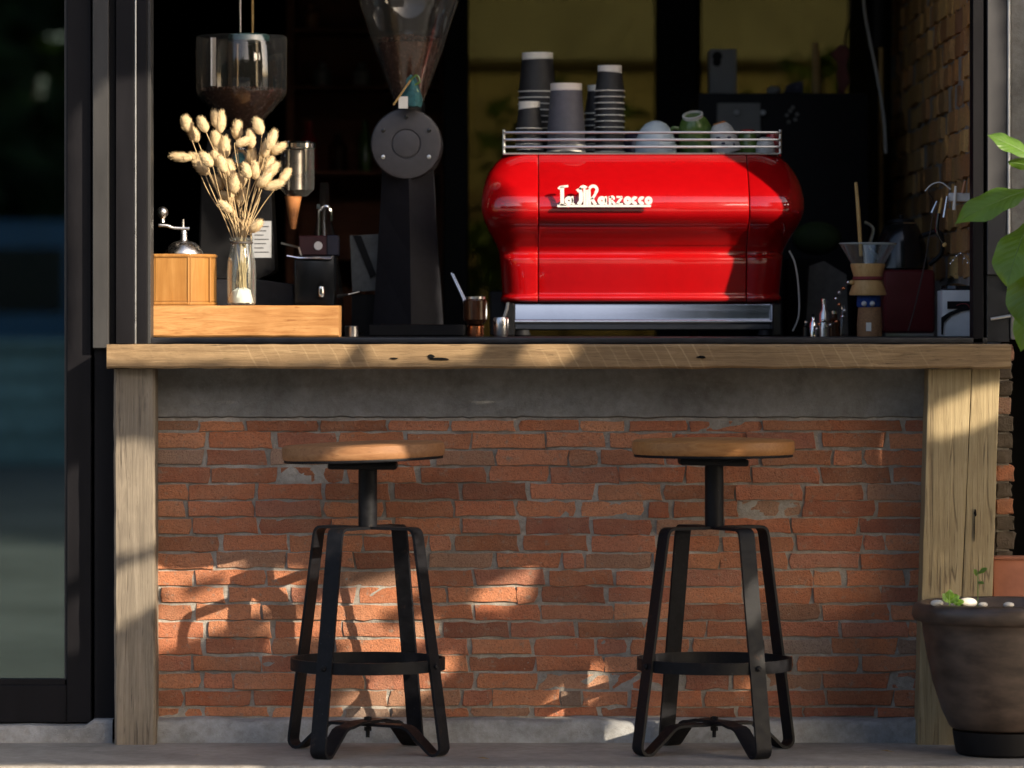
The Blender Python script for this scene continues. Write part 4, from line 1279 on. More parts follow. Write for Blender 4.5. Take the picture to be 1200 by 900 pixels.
# ------------------------------------------------------------------ left grinder with hopper
YG = 0.50
ga = thing('coffee_grinder', 'black coffee grinder with round bean hopper behind the grasses', 'coffee grinder', (X(280, YG), YG + 0.08, ZB), 'coffee grinders on the bench')
ca = Vector((X(280, YG), YG + 0.1, 0))
def zg(py): return Z(py, YG + 0.1)
def wg(n): return W(n, YG + 0.1)
bm = lathe(B(), [(wg(12), zg(156)), (wg(20), zg(148)), (wg(52), zg(112)), (wg(53.5), zg(106)), (wg(53.5), zg(44)), (wg(52.5), zg(42.5))], ca, 48, None, False, False)
obj('hopper', fixn(bm), M['hopper'], ga, smooth=True, sharp=60)
bm = lathe(B(), [(wg(22.5), zg(112)), (wg(22.5), zg(46))], ca + Vector((wg(7), -0.01, 0)), 32, None, False, False)
obj('inner_tube', fixn(bm), M['hopper'], ga, smooth=True)
obj('hopper_lid', lathe(B(), [(wg(19), zg(49)), (wg(24), zg(48)), (wg(24), zg(42)), (wg(21), zg(40.5))], ca + Vector((wg(9), -0.01, 0)), 32), M['teal_cloth'], ga, smooth=True)
obj('painted_glint', box(B(), ca.x - wg(33), ca.x - wg(27), ca.y - wg(43.5), ca.y - wg(42.5), zg(103), zg(47)), M['white_plastic'], ga)  # white strip standing in for a reflection on the hopper glass
bm = lathe(B(), [(wg(11), zg(155)), (wg(19), zg(147)), (wg(48), zg(113)), (wg(49.5), zg(108)), (0.001, zg(104))], ca, 32)
obj('bean_mass', fixn(bm), M['bean'], ga, smooth=True)
bm = B()
rnd = random.Random(9)
for _ in range(330):
    r = sqrt(rnd.random()) * wg(49)
    a = rnd.uniform(0, 2 * pi)
    c = ca + Vector((r * cos(a), r * sin(a), zg(106.5 - 3 * (1 - r / wg(49))) + rnd.uniform(-0.002, 0.004)))
    M4 = Matrix.Translation(c) @ Matrix.Rotation(rnd.uniform(0, 6), 4, 'Z') @ Matrix.Rotation(rnd.uniform(-1, 1), 4, 'X') @ Matrix.Diagonal((1.5, 1, 0.8, 1))
    bmesh.ops.create_icosphere(bm, subdivisions=1, radius=0.0042, matrix=M4)
o = obj('loose_beans', bm, M['bean'], ga, smooth=True)
o['kind'] = 'stuff'
# body, label, dial, doser
bm = B()
poly_extrude(bm, [P(px, py, YG) for px, py in ((246, 152), (312, 152), (316, 200), (322, 318), (300, 328), (232, 328), (236, 200))], (0, 0.18, 0))
fixn(bm)
bmesh.ops.bevel(bm, geom=list(bm.edges), offset=0.004, segments=2, affect='EDGES')
obj('grinder_body', bm, M['black'], ga, smooth=True)
bm = B()
poly_extrude(bm, [P(px, py, YG - 0.02) for px, py in ((236, 328), (300, 327), (344, 333), (346, 354), (346, 390), (232, 390))], (0, 0.24, 0))
fixn(bm)
bmesh.ops.bevel(bm, geom=list(bm.edges), offset=0.003, segments=1, affect='EDGES')
for v in bm.verts: v.co.z = max(v.co.z, ZB + 0.0006)
obj('grinder_base', bm, M['grinder'], ga)
lbl = obj('label_sheet', pbox(B(), 295.5, 318, 259, 302, YG - 0.003, YG - 0.001), M['label'], ga)
for k in range(7): obj('printed_line', pbox(B(), 298, 315 - (k % 3) * 3, 265 + k * 5, 266 + k * 5, YG - 0.0036, YG - 0.0031), M['grinder'], lbl)
bm = lathe(B(), [(W(12, YG), 0), (W(12.5, YG), 0.006), (W(10, YG), 0.012), (W(7, YG), 0.012), (W(6.5, YG), 0.006)], P(281, 185, YG), 28, Matrix.Rotation(radians(90), 3, 'X'))
obj('dial', fixn(bm), M['chrome'], ga, smooth=True)
obj('dial_face', lathe(B(), [(W(6.2, YG), 0.0), (W(6.2, YG), 0.007)], P(281, 185, YG), 20, Matrix.Rotation(radians(90), 3, 'X')), M['teal_cloth'], ga)
cd = Vector((X(348, YG), YG + 0.02, 0))
obj('doser_lid', lathe(B(), [(W(20, YG), Z(174, YG)), (W(22, YG), Z(173, YG)), (W(22, YG), Z(168, YG)), (W(20, YG), Z(165.5, YG))], cd, 32), M['chrome'], ga, smooth=True)
obj('doser_body', fixn(lathe(B(), [(W(11, YG), Z(230, YG)), (W(19.5, YG), Z(222, YG)), (W(20, YG), Z(215, YG)), (W(20, YG), Z(174, YG))], cd, 32, None, False, False)), M['hopper'], ga, smooth=True)
obj('doser_shaft', lathe(B(), [(W(8, YG), Z(222, YG)), (W(8, YG), Z(176, YG))], cd, 16), M['steel'], ga, smooth=True)
obj('spout', lathe(B(), [(W(3, YG), Z(268, YG)), (W(4.5, YG), Z(262, YG)), (W(10, YG), Z(230, YG))], cd + Vector((-W(5, YG), 0, 0)), 16), M['orange'], ga, smooth=True)
obj('dosing_fork', tube(B(), [P(330, 285, YG), P(350, 290, YG - .04), P(362, 330, YG - .02)], 0.003, 8), M['steel'], ga, smooth=True)
for k, px in enumerate((281.5, 296)):
    tag(obj('hanging_rod', tube(B(), [(X(px, .62), .62, Z(41, .62)), (X(px, .62), .62, 2.748)], 0.0028, 8), M['steel' if k == 0 else 'stick'], None, smooth=True),
        ['grey thin rod hanging above hopper lid, the left one', 'brass thin rod hanging above hopper lid, the right one'][k], 'rod', 'rods above the left hopper')

# tools between the two grinders
kb = thing('brewing_scale', 'black boxy brewing scale with chrome bar between grinders', 'scale', (X(368, .45), .5, ZB))
obj('case', box(B(), X(345, .45), X(392, .45), .45, .58, ZB + 0.0006, Z(300, .45), 0.004, 2), M['black_gloss'], kb, smooth=True)
obj('display_block', box(B(), X(350, .47), X(396, .47), .47, .56, Z(299.6, .47), Z(276, .47), 0.003), M['maroon'], kb)
obj('side_block', box(B(), X(383, .47), X(396.5, .47), .466, .561, Z(299.4, .47), Z(275.5, .47), 0.002), M['maroon_navy'], kb)
obj('chrome_bar', tube(B(), [P(336, 300, .44), P(350, 302.5, .44), P(388, 303, .44), P(390, 299, .44)], 0.003, 8), M['chrome'], kb, smooth=True)
obj('knob', lathe(B(), [(W(4.5, .44), Z(348, .44)), (W(5, .44), Z(342, .44)), (W(4, .44), Z(336, .44))], (X(376, .44), .44, 0), 16), M['chrome'], kb, smooth=True)
obj('badge', fixn(lathe(B(), [(W(5, .47), 0), (W(5, .47), 0.0035), (W(2.5, .47), 0.0035)], P(373, 288, .47), 20, Matrix.Rotation(radians(90), 3, 'X'))), M['white_plastic'], kb)
tp = thing('water_tap', 'small curved chrome tap above the black scale', 'tap', (X(382, .62), .62, ZB))
obj('spout', tube(B(), curve([(X(374, .62), .62, ZB + 0.001), P(374, 262, .62), P(376, 246, .62), P(383, 242, .62), P(388, 249, .62), P(388, 259, .62)], 5), 0.004, 8), M['chrome'], tp, smooth=True)
obj('valve', box(B(), X(371, .61), X(376, .61), .60, .62, Z(245, .61), Z(239, .61), .001), M['chrome'], tp)
fl = lathe_thing('glass_flask', 'dim glass flask standing behind the chrome tap', 'flask', 380, .9, ZB + .0006, [(22, 0), (24, 6), (22, 50), (14, 110), (6, 150), (5, 180)], 'hopper')
gb = thing('grey_board', 'dull grey tablet leaning left of the tall grinder', 'tablet', (X(425, .75), .75, ZB))
bm = B()
poly_extrude(bm, [P(px, py, .75) for px, py in ((410, 276), (446, 274), (446, 340), (413, 342))], (0, 0.012, 0))
obj('panel', fixn(bm), M['grey_cloth'], gb)
bm = B()
poly_extrude(bm, [P(px, py, .745) for px, py in ((414, 276), (423, 276), (441, 322), (434, 326))], (0, 0.003, 0))
obj('strap', fixn(bm), M['black'], gb)
obj('prop', box(B(), X(412, .76), X(446, .76), .764, .80, ZB + .0006, Z(345, .76)), M['black'], gb)
sp = thing('teaspoons', 'dark saucer with metal spoons near the block', 'spoon', (X(408, .4), .4, ZB))
obj('saucer', lathe(B(), [(W(12, .4), ZB + .0006), (W(22, .4), ZB + .012), (W(21, .4), ZB + .013), (W(10, .4), ZB + .004)], (X(408, .4), .4, 0), 24), M['black_gloss'], sp, smooth=True)
obj('spoon', tube(B(), [P(396, 347, .4), P(408, 345, .38), P(421, 342, .4)], [.004, .002, .0015], 8), M['steel'], sp, smooth=True)
tag(obj('steel_tin', lathe(B(), [(W(8, .3), ZB + .0006), (W(8, .3), ZB + W(12, .3)), (W(7, .3), ZB + W(13, .3))], (X(412, .3), .3, 0), 20), M['steel'], None, smooth=True), 'low steel tin right of the wooden block', 'tin')

# ------------------------------------------------------------------ tall centre grinder
YT = 0.60
gt = thing('coffee_grinder', 'tall charcoal column grinder with glass cone and round cover', 'coffee grinder', (X(477, YT), YT + .08, ZB), 'coffee grinders on the bench')
ct = Vector((X(478, YT), YT + .09, 0))
# tapered column, corner towards the viewer
bm = B()
secs = []
for py, l, r, c in ((195, 447, 507, 479), (240, 445, 509.5, 480), (300, 441.5, 513.5, 481), (380, 436.5, 518.5, 482)):
    z = Z(py, YT)
    dx0, dx1 = X(l, YT), X(r, YT)
    secs.append([bm.verts.new(p) for p in ((X(c, YT), YT - 0.02, z), (dx1, YT + 0.045, z), (dx1, YT + .16, z), (dx0, YT + .16, z), (dx0, YT + 0.04, z))])
for a, b_ in zip(secs, secs[1:]):
    for k in range(5):
        j = (k + 1) % 5
        bm.faces.new((a[k], a[j], b_[j], b_[k]))
bm.faces.new(secs[0])
bm.faces.new(secs[-1])
obj('column', fixn(bm), M['grinder'], gt)
obj('grinder_foot', box(B(), X(432, YT), X(545, YT), YT - .03, YT + .2, ZB + .0006, Z(380.4, YT), .003), M['black'], gt)
RX = Matrix.Rotation(radians(90), 3, 'X')
cp = P(476, 168.5, YT - 0.02)
obj('burr_housing', fixn(lathe(B(), [(W(42, YT), -.17), (W(42, YT), -.012), (W(40.5, YT), 0.0), (W(38, YT), .002), (W(17.5, YT), .002), (W(17, YT), -.001), (W(15.8, YT), -.001), (W(15.5, YT), .003), (W(13, YT), .004)], cp, 64, RX)), M['grinder_disc'], gt, smooth=True, sharp=30)
for a in (90, 210, 330, 30, 150):
    c = cp + Vector((W(31, YT) * cos(radians(a)), -.002, W(31, YT) * sin(radians(a))))
    obj('bolt', lathe(B(), [(W(2.6, YT), 0), (W(2.4, YT), .003), (W(1.2, YT), .004)], c, 10, RX), M['steel' if a in (210, 330) else 'black_gloss'], gt, smooth=True)
hp_ = [(18, 124), (19, 112), (27, 92), (42, 50), (52, 18), (58, 2), (60, -14), (61, -60)]
obj('hopper', fixn(lathe(B(), [(W(r, YT), Z(py, YT)) for r, py in hp_], ct + Vector((0, 0, 0)), 48, None, False, False)), M['hopper'], gt, smooth=True, sharp=60)
obj('hopper_neck', lathe(B(), [(W(19, YT), Z(132, YT)), (W(19, YT), Z(118, YT))], ct, 28), M['black'], gt, smooth=True)
obj('bean_mass', lathe(B(), [(W(16, YT), Z(122, YT)), (W(25, YT), Z(92, YT)), (W(35, YT), Z(62, YT)), (W(37, YT), Z(48, YT)), (W(14, YT), Z(40, YT))], ct, 32), M['bean'], gt, smooth=True)
bm = B()
for _ in range(260):
    r = sqrt(rnd.random()) * W(37, YT)
    a = rnd.uniform(0, 2 * pi)
    c = ct + Vector((r * cos(a), r * sin(a), Z(46, YT) + 0.012 * (1 - r / W(37, YT)) + rnd.uniform(0, .006)))
    M4 = Matrix.Translation(c) @ Matrix.Rotation(rnd.uniform(0, 6), 4, 'Z') @ Matrix.Rotation(rnd.uniform(-1, 1), 4, 'X') @ Matrix.Diagonal((1.5, 1, .8, 1))
    bmesh.ops.create_icosphere(bm, subdivisions=1, radius=.0042, matrix=M4)
o = obj('loose_beans', bm, M['bean'], gt, smooth=True)
o['kind'] = 'stuff'
# little cloth charm hung on the grinder
ch = thing('cloth_charm', 'small teal cloth charm with stick hung on tall grinder', 'charm', P(480, 128, YT - .06))
bm = lathe(B(), [(W(12, YT), Z(126, YT)), (W(13, YT), Z(116, YT)), (W(9, YT), Z(104, YT)), (W(5, YT), Z(95, YT)), (W(3, YT), Z(90, YT))], (X(483, YT), YT - .045, 0), 14)
for v in bm.verts: v.co += Vector((rnd.gauss(0, .0022), rnd.gauss(0, .002), rnd.gauss(0, .0015)))
obj('cloth', bm, M['teal_cloth'], ch, smooth=True)
obj('paper_tag', pbox(B(), 467, 478, 113, 127, YT - .072, YT - .070), M['paper_white'], ch)
obj('stick', tube(B(), [P(461, 123, YT - .075), P(481, 94, YT - .07)], .0026, 6), M['stick'], ch)
obj('bow', tube(B(), curve([P(479, 96, YT - .06), P(488, 88, YT - .06), P(492, 96, YT - .06), P(486, 100, YT - .06), P(490, 108, YT - .06)], 4), .0028, 6), M['green_glaze'], ch, smooth=True)

# things between tall grinder and the machine
jr = lathe_thing('copper_pot', 'small copper based dark jar beside the machine', 'jar', 557, .40, ZB + .0006, [(9, 0), (10, 3), (10, 12), (7, 15)], 'copper', 24)
obj('jar_body', lathe(B(), [(W(10, .4), W(14.5, .4)), (W(14, .4), W(20, .4)), (W(14, .4), W(42, .4)), (W(11, .4), W(44, .4))], (X(557, .4), .4, ZB + .0006), 24), M['amber'], jr, smooth=True)
obj('jar_lid', lathe(B(), [(W(11.5, .4), W(44, .4)), (W(11.5, .4), W(46.5, .4)), (W(10, .4), W(47, .4))], (X(557, .4), .4, ZB + .0006), 24), M['steel'], jr, smooth=True)
tg = thing('tongs', 'thin steel tongs leaning by the copper based jar', 'tongs', (X(540, .5), .5, ZB))
obj('arm', tube(B(), [P(529, 320, .52), P(543, 350, .50), P(549, 380, .48)], .0025, 6), M['steel'], tg)
obj('arm', tube(B(), [P(531, 321, .535), P(546, 352, .515), P(551, 380, .485)], .002, 6), M['steel'], tg)
pf = thing('portafilter', 'steel filter holder with brown handle at machine foot', 'portafilter', (X(588, .38), .38, ZB))
obj('basket', lathe(B(), [(W(7, .38), ZB + .0006), (W(8.5, .38), ZB + .006), (W(9, .38), Z(374, .38)), (W(8, .38), Z(372, .38))], (X(587, .38), .38, 0), 20), M['steel'], pf, smooth=True)
obj('handle', tube(B(), [P(590, 374, .38), P(594, 362, .385), P(595, 355, .39)], [.0035, .0045, .004], 10), M['beige'], pf, smooth=True)
tag(obj('milk_box', box(B(), X(574, .95), X(593, .95), .95, 1.02, ZB + .0006, Z(341, .95), .004), M['panel_grey'], None), 'slim slate grey box left behind the machine', 'box')

def cable(name, pts, r, mat, label, n=7):
    return tag(obj(name, tube(B(), curve(pts, 6), r, n), M[mat], None, smooth=True), label, 'cable')
cable('cable', [P(925, 294, .56), P(932, 310, .55), P(936, 340, .55), P(936, 370, .55), P(929, 388, .55)], .0022, 'cable_white', 'pale cable hanging beside right end of red machine')

# ------------------------------------------------------------------ cabinet and things at the back right
YQ = 1.75
cb = thing('black_cabinet', 'black cabinet with grey knob panel behind the machine', 'cabinet', (X(917, YQ), YQ + .25, 0.01))
obj('case', box(B(), X(818, YQ), X(1018, YQ), YQ, YQ + .5, 0.012, Z(109, YQ), .006, 2), M['black'], cb, smooth=True)
obj('control_panel', box(B(), X(840, YQ), X(891, YQ), YQ - .012, YQ - .001, Z(160, YQ), Z(121, YQ), .002), M['beige'], cb)
for px in (863, 894): obj('knob', lathe(B(), [(W(3.2, YQ), 0), (W(2.8, YQ), .012)], P(px, 132, YQ - .012), 14, RX), M['white_plastic'], cb, smooth=True)
for px, py in ((922, 135), (926, 130), (934, 134), (932, 140), (924, 143), (929, 126)):
    obj('button', lathe(B(), [(W(2.4, YQ), 0), (W(1.8, YQ), .006)], P(px, py, YQ), 10, RX), M['beige'], cb, smooth=True)
ZQ = Z(109, YQ) + .0006
spk = thing('loudspeaker', 'white box loudspeaker on the black cabinet', 'loudspeaker', (X(850, YQ), YQ + .2, ZQ))
obj('enclosure', box(B(), X(834, YQ), X(866, YQ), YQ + .12, YQ + .26, ZQ, Z(54, YQ), .004, 2), M['speaker_white'], spk, smooth=True)
obj('cone', lathe(B(), [(W(5, YQ), -.001), (W(6, YQ), .003), (W(4, YQ), .003), (W(1, YQ), .001)], P(840.5, 66, YQ + .12), 20, RX), M['black'], spk, smooth=True)
obj('woofer', lathe(B(), [(W(4.4, YQ), -.001), (W(5, YQ), .002), (W(1.5, YQ), .001)], P(840, 73, YQ + .12), 20, RX), M['black'], spk, smooth=True)
rs = thing('rooster_figurine', 'dark red carved rooster figurine on the black cabinet', 'figurine', (X(985, YQ), YQ + .15, ZQ))
bm = B()
out = [(981, 109), (983, 98), (980, 88), (983, 78), (981, 70), (977, 67), (971, 63), (978, 60), (981, 54), (988, 52), (994, 55), (996, 64), (993, 72), (992, 80), (995, 88), (996, 97), (992, 101), (991, 109)]
poly_extrude(bm, [P(px, py, YQ + .13) for px, py in out], (0, .03, 0))
fixn(bm)
bmesh.ops.bevel(bm, geom=list(bm.edges), offset=.004, segments=2, affect='EDGES')
obj('carving', bm, M['redish'], rs, smooth=True)
obj('stand', lathe(B(), [(W(9, YQ), 0), (W(8, YQ), .006)], (X(986, YQ), YQ + .145, ZQ - .0004), 18), M['black'], rs)
tag(obj('wooden_paddle', tube(B(), [(X(961, YQ), YQ + .14, ZQ), (X(961, YQ), YQ + .15, Z(62, YQ)), (X(960, YQ), YQ + .16, Z(46, YQ))], [.012, .012, .008], 8), M['stick'], None, smooth=True), 'upright wooden paddle left of the rooster figurine', 'paddle')
bg_ = thing('folded_cloth', 'folded pale cloth lying on the black cabinet', 'cloth', (X(922, YQ), YQ + .15, ZQ))
obj('fold', ball(B(), (X(911, YQ), YQ + .15, ZQ + .014), .03, 14, 8, (.7, .7, .48)), M['speaker_white'], bg_, smooth=True)
obj('fold', fixn(poly_extrude(B(), [P(px, py, YQ + .1) for px, py in ((919, 108.5), (922, 100), (930, 97), (941, 95), (941, 108.5))], (0, .09, 0))), M['navy'], bg_)
cable('cable', [P(998, -60, YQ + .4), P(997, 0, YQ + .4), P(996, 22, YQ + .4), P(991, 40, YQ + .35), P(990, 55, YQ + .3)], .003, 'cable_dark', 'dark cable hanging down above the rooster figurine')
cable('cable', [P(1009, -40, 1.7), P(1013, 12, 1.7), P(1020, 50, 1.7), P(1029, 95, 1.68), P(1036, 140, 1.66), P(1038, 180, 1.65)], .004, 'cable_white', 'grey cable running down beside the golden bricks')
tag(obj('stove_pipe', lathe(B(), [(W(14, 2.0), Z(54, 2.0)), (W(15, 2.0), Z(50, 2.0)), (W(15, 2.0), 2.748)], (X(1034, 2.0), 2.1, 0), 20), M['black'], None, smooth=True), 'black pipe coming down from ceiling beside golden bricks', 'pipe')
tag(obj('bamboo_pole', tube(B(), [(X(1036, 1.9), 2.0, 0.012), (X(1036, 1.9), 2.0, Z(53, 1.9))], .007, 8), M['stick'], None, smooth=True), 'thin bamboo pole below the black ceiling pipe', 'pole')
# dark posts of the inner partition
for a, c, y, lab in ((519, 549, 2.6, 'black upright post behind the tall grinder'), (769, 818, 2.6, 'black upright post behind the cups')):
    tag(obj('partition_post', box(B(), X(a, y), X(c, y), y, y + .1, 0.012, 2.748, .004), M['black'], None), lab, 'post', 'partition posts inside the cafe')
# shelf unit in the dark left back
sh = thing('wall_shelf', 'dark wooden shelves with jars behind the left grinder', 'shelf', (X(390, 2.8), 2.9, 0.01))
for px in (340, 520): obj('side_board', box(B(), X(px, 2.8) - .012, X(px, 2.8) + .012, 2.8, 3.05, .012, 2.3), M['shelf'], sh)
for py in (300, 200, 100, 33, -40): obj('shelf_board', box(B(), X(340, 2.8) + .013, X(520, 2.8) - .013, 2.8, 3.05, Z(py + 4, 2.8), Z(py, 2.8)), M['shelf'], sh)
obj('back_board', box(B(), X(340, 2.8), X(520, 2.8), 3.06, 3.08, .012, 2.3), M['shelf'], sh)
for px, py, r, h, mt, lab in ((365, 33, 8, 30, 'orange', 'amber bottle on the top visible shelf'), (362, 200, 9, 58, 'red_glaze', 'red topped bottle on the dark wooden shelf'), (378, 100, 10, 28, 'speaker_white', 'pale jar left on the middle shelf'),
                              (424, 100, 10, 28, 'speaker_white', 'pale jar right on the middle shelf'), (428, 200, 8, 60, 'green_glaze', 'green bottle beside the tall grinder on shelf'), (396, 200, 11, 45, 'amber', 'dark amber jar mid shelf')):
    lathe_thing('shelf_jar', lab, 'jar', px, 2.9, Z(py, 2.8) + .0008, [(r, 0), (r, h * .65), (r * .45, h * .8), (r * .45, h)], mt, 18, group='jars on the dark shelf')

# ------------------------------------------------------------------ right end of the bench
YX = 0.40
def zx(py): return Z(py, YX)
def wx(n): return W(n, YX)
cx_ = Vector((X(1017, YX), YX, 0))
cf = thing('pour_over_brewer', 'glass pour over brewer with waisted wooden collar', 'coffee brewer', (cx_.x, YX, zx(360)))
obj('glass_funnel', fixn(lathe(B(), [(wx(16.5), zx(347)), (wx(17), zx(345)), (wx(14), zx(330)), (wx(14), zx(324)), (wx(18), zx(312)), (wx(33.5), zx(286)), (wx(32.7), zx(286)), (wx(17), zx(312))], cx_, 36, None, False, False)), M['glass'], cf, smooth=True)
bm = lathe(B(), [(wx(21.5), zx(346)), (wx(22), zx(344)), (wx(17), zx(330)), (wx(16.3), zx(327)), (wx(17), zx(323)), (wx(20.5), zx(311)), (wx(20), zx(309)), (wx(18), zx(309.5))], cx_, 32)
obj('wooden_collar', fixn(bm), M['collar'], cf, smooth=True)
obj('leather_cord', fixn(lathe(B(), [(wx(16.6), zx(328.6)), (wx(18), zx(327.4)), (wx(17.8), zx(325.2)), (wx(16.8), zx(324))], cx_, 28, None, False, False)), M['cord_red'], cf, smooth=True)
obj('funnel_rim', fixn(lathe(B(), [(wx(33.8), zx(286.3)), (wx(34.2), zx(285.3)), (wx(33.4), zx(284.6)), (wx(32.8), zx(285.4)), (wx(33.8), zx(286.3))], cx_, 36, None, False, False)), M['rim_glass'], cf, smooth=True)
obj('bead', ball(B(), (cx_.x - wx(19), YX - .01, zx(331)), .006, 12, 8), M['collar'], cf, smooth=True)
kj = thing('covered_jar', 'brown covered jar with blue band and white pompoms', 'jar', (X(1019, YX), YX, ZB))
obj('jar_cover', lathe(B(), [(wx(14.5), ZB + .0006), (wx(14.8), zx(380)), (wx(13.5), zx(362)), (wx(13), zx(360))], (X(1019, YX), YX, 0), 28), M['brown_knit'], kj, smooth=True)
obj('blue_band', lathe(B(), [(wx(13.2), zx(360)), (wx(14.2), zx(358)), (wx(13.8), zx(348)), (wx(12.5), zx(346.5))], (X(1018, YX), YX, 0), 28), M['blue_knit'], kj, smooth=True)
for px in (1011.5, 1021): obj('pompom', ball(B(), (X(px, YX), YX - wx(13.5), zx(356)), wx(3.2), 12, 8), M['white_plastic'], kj, smooth=True)
obj('paper_patch', pbox(B(), 1015, 1021, 378, 388, YX - wx(15.2), YX - wx(14.6)), M['paper_white'], kj)
tag(obj('wooden_stirrer', tube(B(), [P(1009, 300, YX + .02), P(1006, 250, YX + .05), P(1003, 214, YX + .07)], [.0045, .005, .004], 8), M['stick'], None, smooth=True), 'long wooden stirrer standing in glass funnel', 'stirrer')
rb = thing('red_toaster', 'dark red enamel box appliance behind the brewer', 'appliance', (X(1067, .62), .7, ZB))
obj('body', box(B(), X(1036, .62), X(1096, .62), .62, .82, ZB + .0006 + .008, Z(316, .62), .012, 3), M['dark_red'], rb, smooth=True)
obj('base_strip', box(B(), X(1038, .62), X(1094, .62), .618, .81, ZB + .0006, ZB + .008), M['steel'], rb)
bk = thing('black_kettle', 'black gooseneck kettle with steel rim above red box', 'kettle', (X(1055, .7), .75, Z(316, .62) + .0006))
ck = Vector((X(1056, .72), .72, Z(316, .62) + .0006))
obj('kettle_body', lathe(B(), [(W(30, .7), 0), (W(32, .7), .004), (W(29, .7), W(30, .7)), (W(20, .7), W(52, .7)), (W(17, .7), W(54, .7))], ck, 32), M['black_gloss'], bk, smooth=True)
obj('kettle_lid', lathe(B(), [(W(17, .7), W(54.2, .7)), (W(15, .7), W(59, .7)), (W(3, .7), W(61, .7)), (W(3, .7), W(65, .7))], ck, 24), M['black'], bk, smooth=True)
obj('rim', fixn(lathe(B(), [(W(17.5, .7), W(53, .7)), (W(19.5, .7), W(54, .7)), (W(17.5, .7), W(55.5, .7))], ck, 28, None, False, False)), M['chrome'], bk, smooth=True)
obj('handle', tube(B(), curve([ck + Vector((W(24, .7), -.02, W(40, .7))), ck + Vector((W(44, .7), -.03, W(44, .7))), ck + Vector((W(46, .7), -.03, W(20, .7))), ck + Vector((W(32, .7), -.02, W(6, .7)))], 5), .006, 8), M['black'], bk, smooth=True)
obj('spout', tube(B(), curve([ck + Vector((-W(26, .7), -.02, W(12, .7))), ck + Vector((-W(38, .7), -.03, W(26, .7))), ck + Vector((-W(34, .7), -.03, W(48, .7))), ck + Vector((-W(44, .7), -.03, W(56, .7)))], 5), [.006] * 6 + [.005] * 5 + [.004] * 5, 8), M['steel'], bk, smooth=True)
# small jars, bottles, a chain of bits left of the brewer
for px, r, h, mt, lab, y in ((953, 4, 26, 'chrome', 'slim steel shaker leftmost beside the brewer', .36), (966, 6, 44, 'steel', 'steel frothing jug among jars left of brewer', .42), (978, 7, 30, 'amber', 'dark amber bottle left of the brewer', .46),
                         (988, 5, 36, 'hopper', 'small glass bottle next to the wooden collar', .5), (945, 5, 18, 'black_gloss', 'small black tin nearest the machine', .5)):
    t = lathe_thing('small_bottle', lab, 'bottle', px, y, ZB + .0006, [(r, 0), (r, h * .6), (r * .5, h * .72), (r * .45, h * .88)], mt, 18, group='small bottles left of the brewer')
    obj('cap', lathe(B(), [(W(r * .6, y), 0), (W(r * .6, y), W(h * .12, y)), (W(r * .3, y), W(h * .14, y))], (X(px, y), y, ZB + .0006 + W(h * .88, y)), 14), M['chrome' if mt != 'chrome' else 'black'], t, smooth=True)
bk2 = thing('bead_string', 'tangle of shiny metal beads beside the wooden collar', 'beads', (X(985, .34), .34, ZB))
rnd = random.Random(4)
pts = [(995, 331), (990, 338), (984, 343), (981, 350), (985, 357), (990, 364), (986, 371), (979, 377), (972, 381), (966, 376), (960, 380), (958, 386)]
for k, (px, py) in enumerate(pts):
    obj('bead', ball(B(), P(px + rnd.uniform(-2, 2), py, .34), .0045, 10, 7), M[['chrome', 'copper', 'steel'][k % 3]], bk2, smooth=True)
obj('cord', tube(B(), curve([P(px, py, .342) for px, py in pts], 3), .0012, 5), M['cable_dark'], bk2)
tag(obj('paper_bag', fixn(poly_extrude(B(), [P(px, py, 1.0) for px, py in ((944, 392.0), (948, 312), (966, 306), (992, 322), (994, 392.0))], (0, .06, 0))), M['grey_cloth'], None), 'dull grey paper bag behind the small bottles', 'bag')
gbg = obj('green_sack', ball(B(), (X(962, 1.3), 1.45, Z(278, 1.3)), .09, 16, 10, (.75, .5, .5)), M['green_bag'], None, smooth=True)
tag(gbg, 'dark green sack lying right of the red machine', 'sack')
tag(obj('sack_stand', box(B(), X(925, 1.3), X(1000, 1.3), 1.35, 1.6, .012, Z(302, 1.3) - .002), M['black'], None), 'black crate stand carrying the green sack', 'stand')
cable('cable', [P(1110, 216, .36), P(1104, 214, .36), P(1094, 216, .37), P(1088, 225, .38), P(1094, 240, .42), P(1087, 290, .45), P(1079, 330, .45), P(1070, 368, .45), P(1064, 388, .44)], .0017, 'cable_dark', 'thin dark lead dropping past the dark red box')
# hanging tool rack by the right jamb
rk = thing('tool_rack', 'rack of hanging whisks and brushes beside right jamb', 'tool rack', P(1110, 228, .2))
obj('bar', pbox(B(), 1112, 1140, 226, 236, .19, .21, .002), M['white_plastic'], rk)
for k, (a, c, mt) in enumerate((((1120, 218), (1118, 246), 'paper_white'), ((1104, 232), (1099, 258), 'stick'), ((1098, 236), (1092, 250), 'steel'), ((1110, 230), (1106, 255), 'steel'), ((1131, 212), (1128, 226), 'orange'))):
    obj('tool', tube(B(), [P(*a, .185), P(*c, .18)], [.003, .0045], 8), M[mt], rk, smooth=True)
obj('hook', tube(B(), curve([P(1084, 224, .19), P(1092, 216, .19), P(1103, 214, .19), P(1114, 222, .19)], 5), .0016, 6), M['white_plastic'], rk, smooth=True)
obj('whisk', tube(B(), curve([P(1100, 250, .18), P(1098, 268, .18), P(1102, 280, .18), P(1107, 286, .18)], 5), [.005] * 8 + [.003] * 8, 8), M['black_gloss'], rk, smooth=True)
obj('whisk_tip', ball(B(), P(1107, 287, .18), .006, 10, 8), M['stick'], rk, smooth=True)
bs = thing('white_appliance', 'white gadget box with black lid at the right jamb', 'appliance', (X(1122, .28), .3, ZB))
obj('case', box(B(), X(1104, .28), X(1139, .28), .28, .40, ZB + .0006, Z(340, .28), .004, 2), M['white_plastic'], bs, smooth=True)
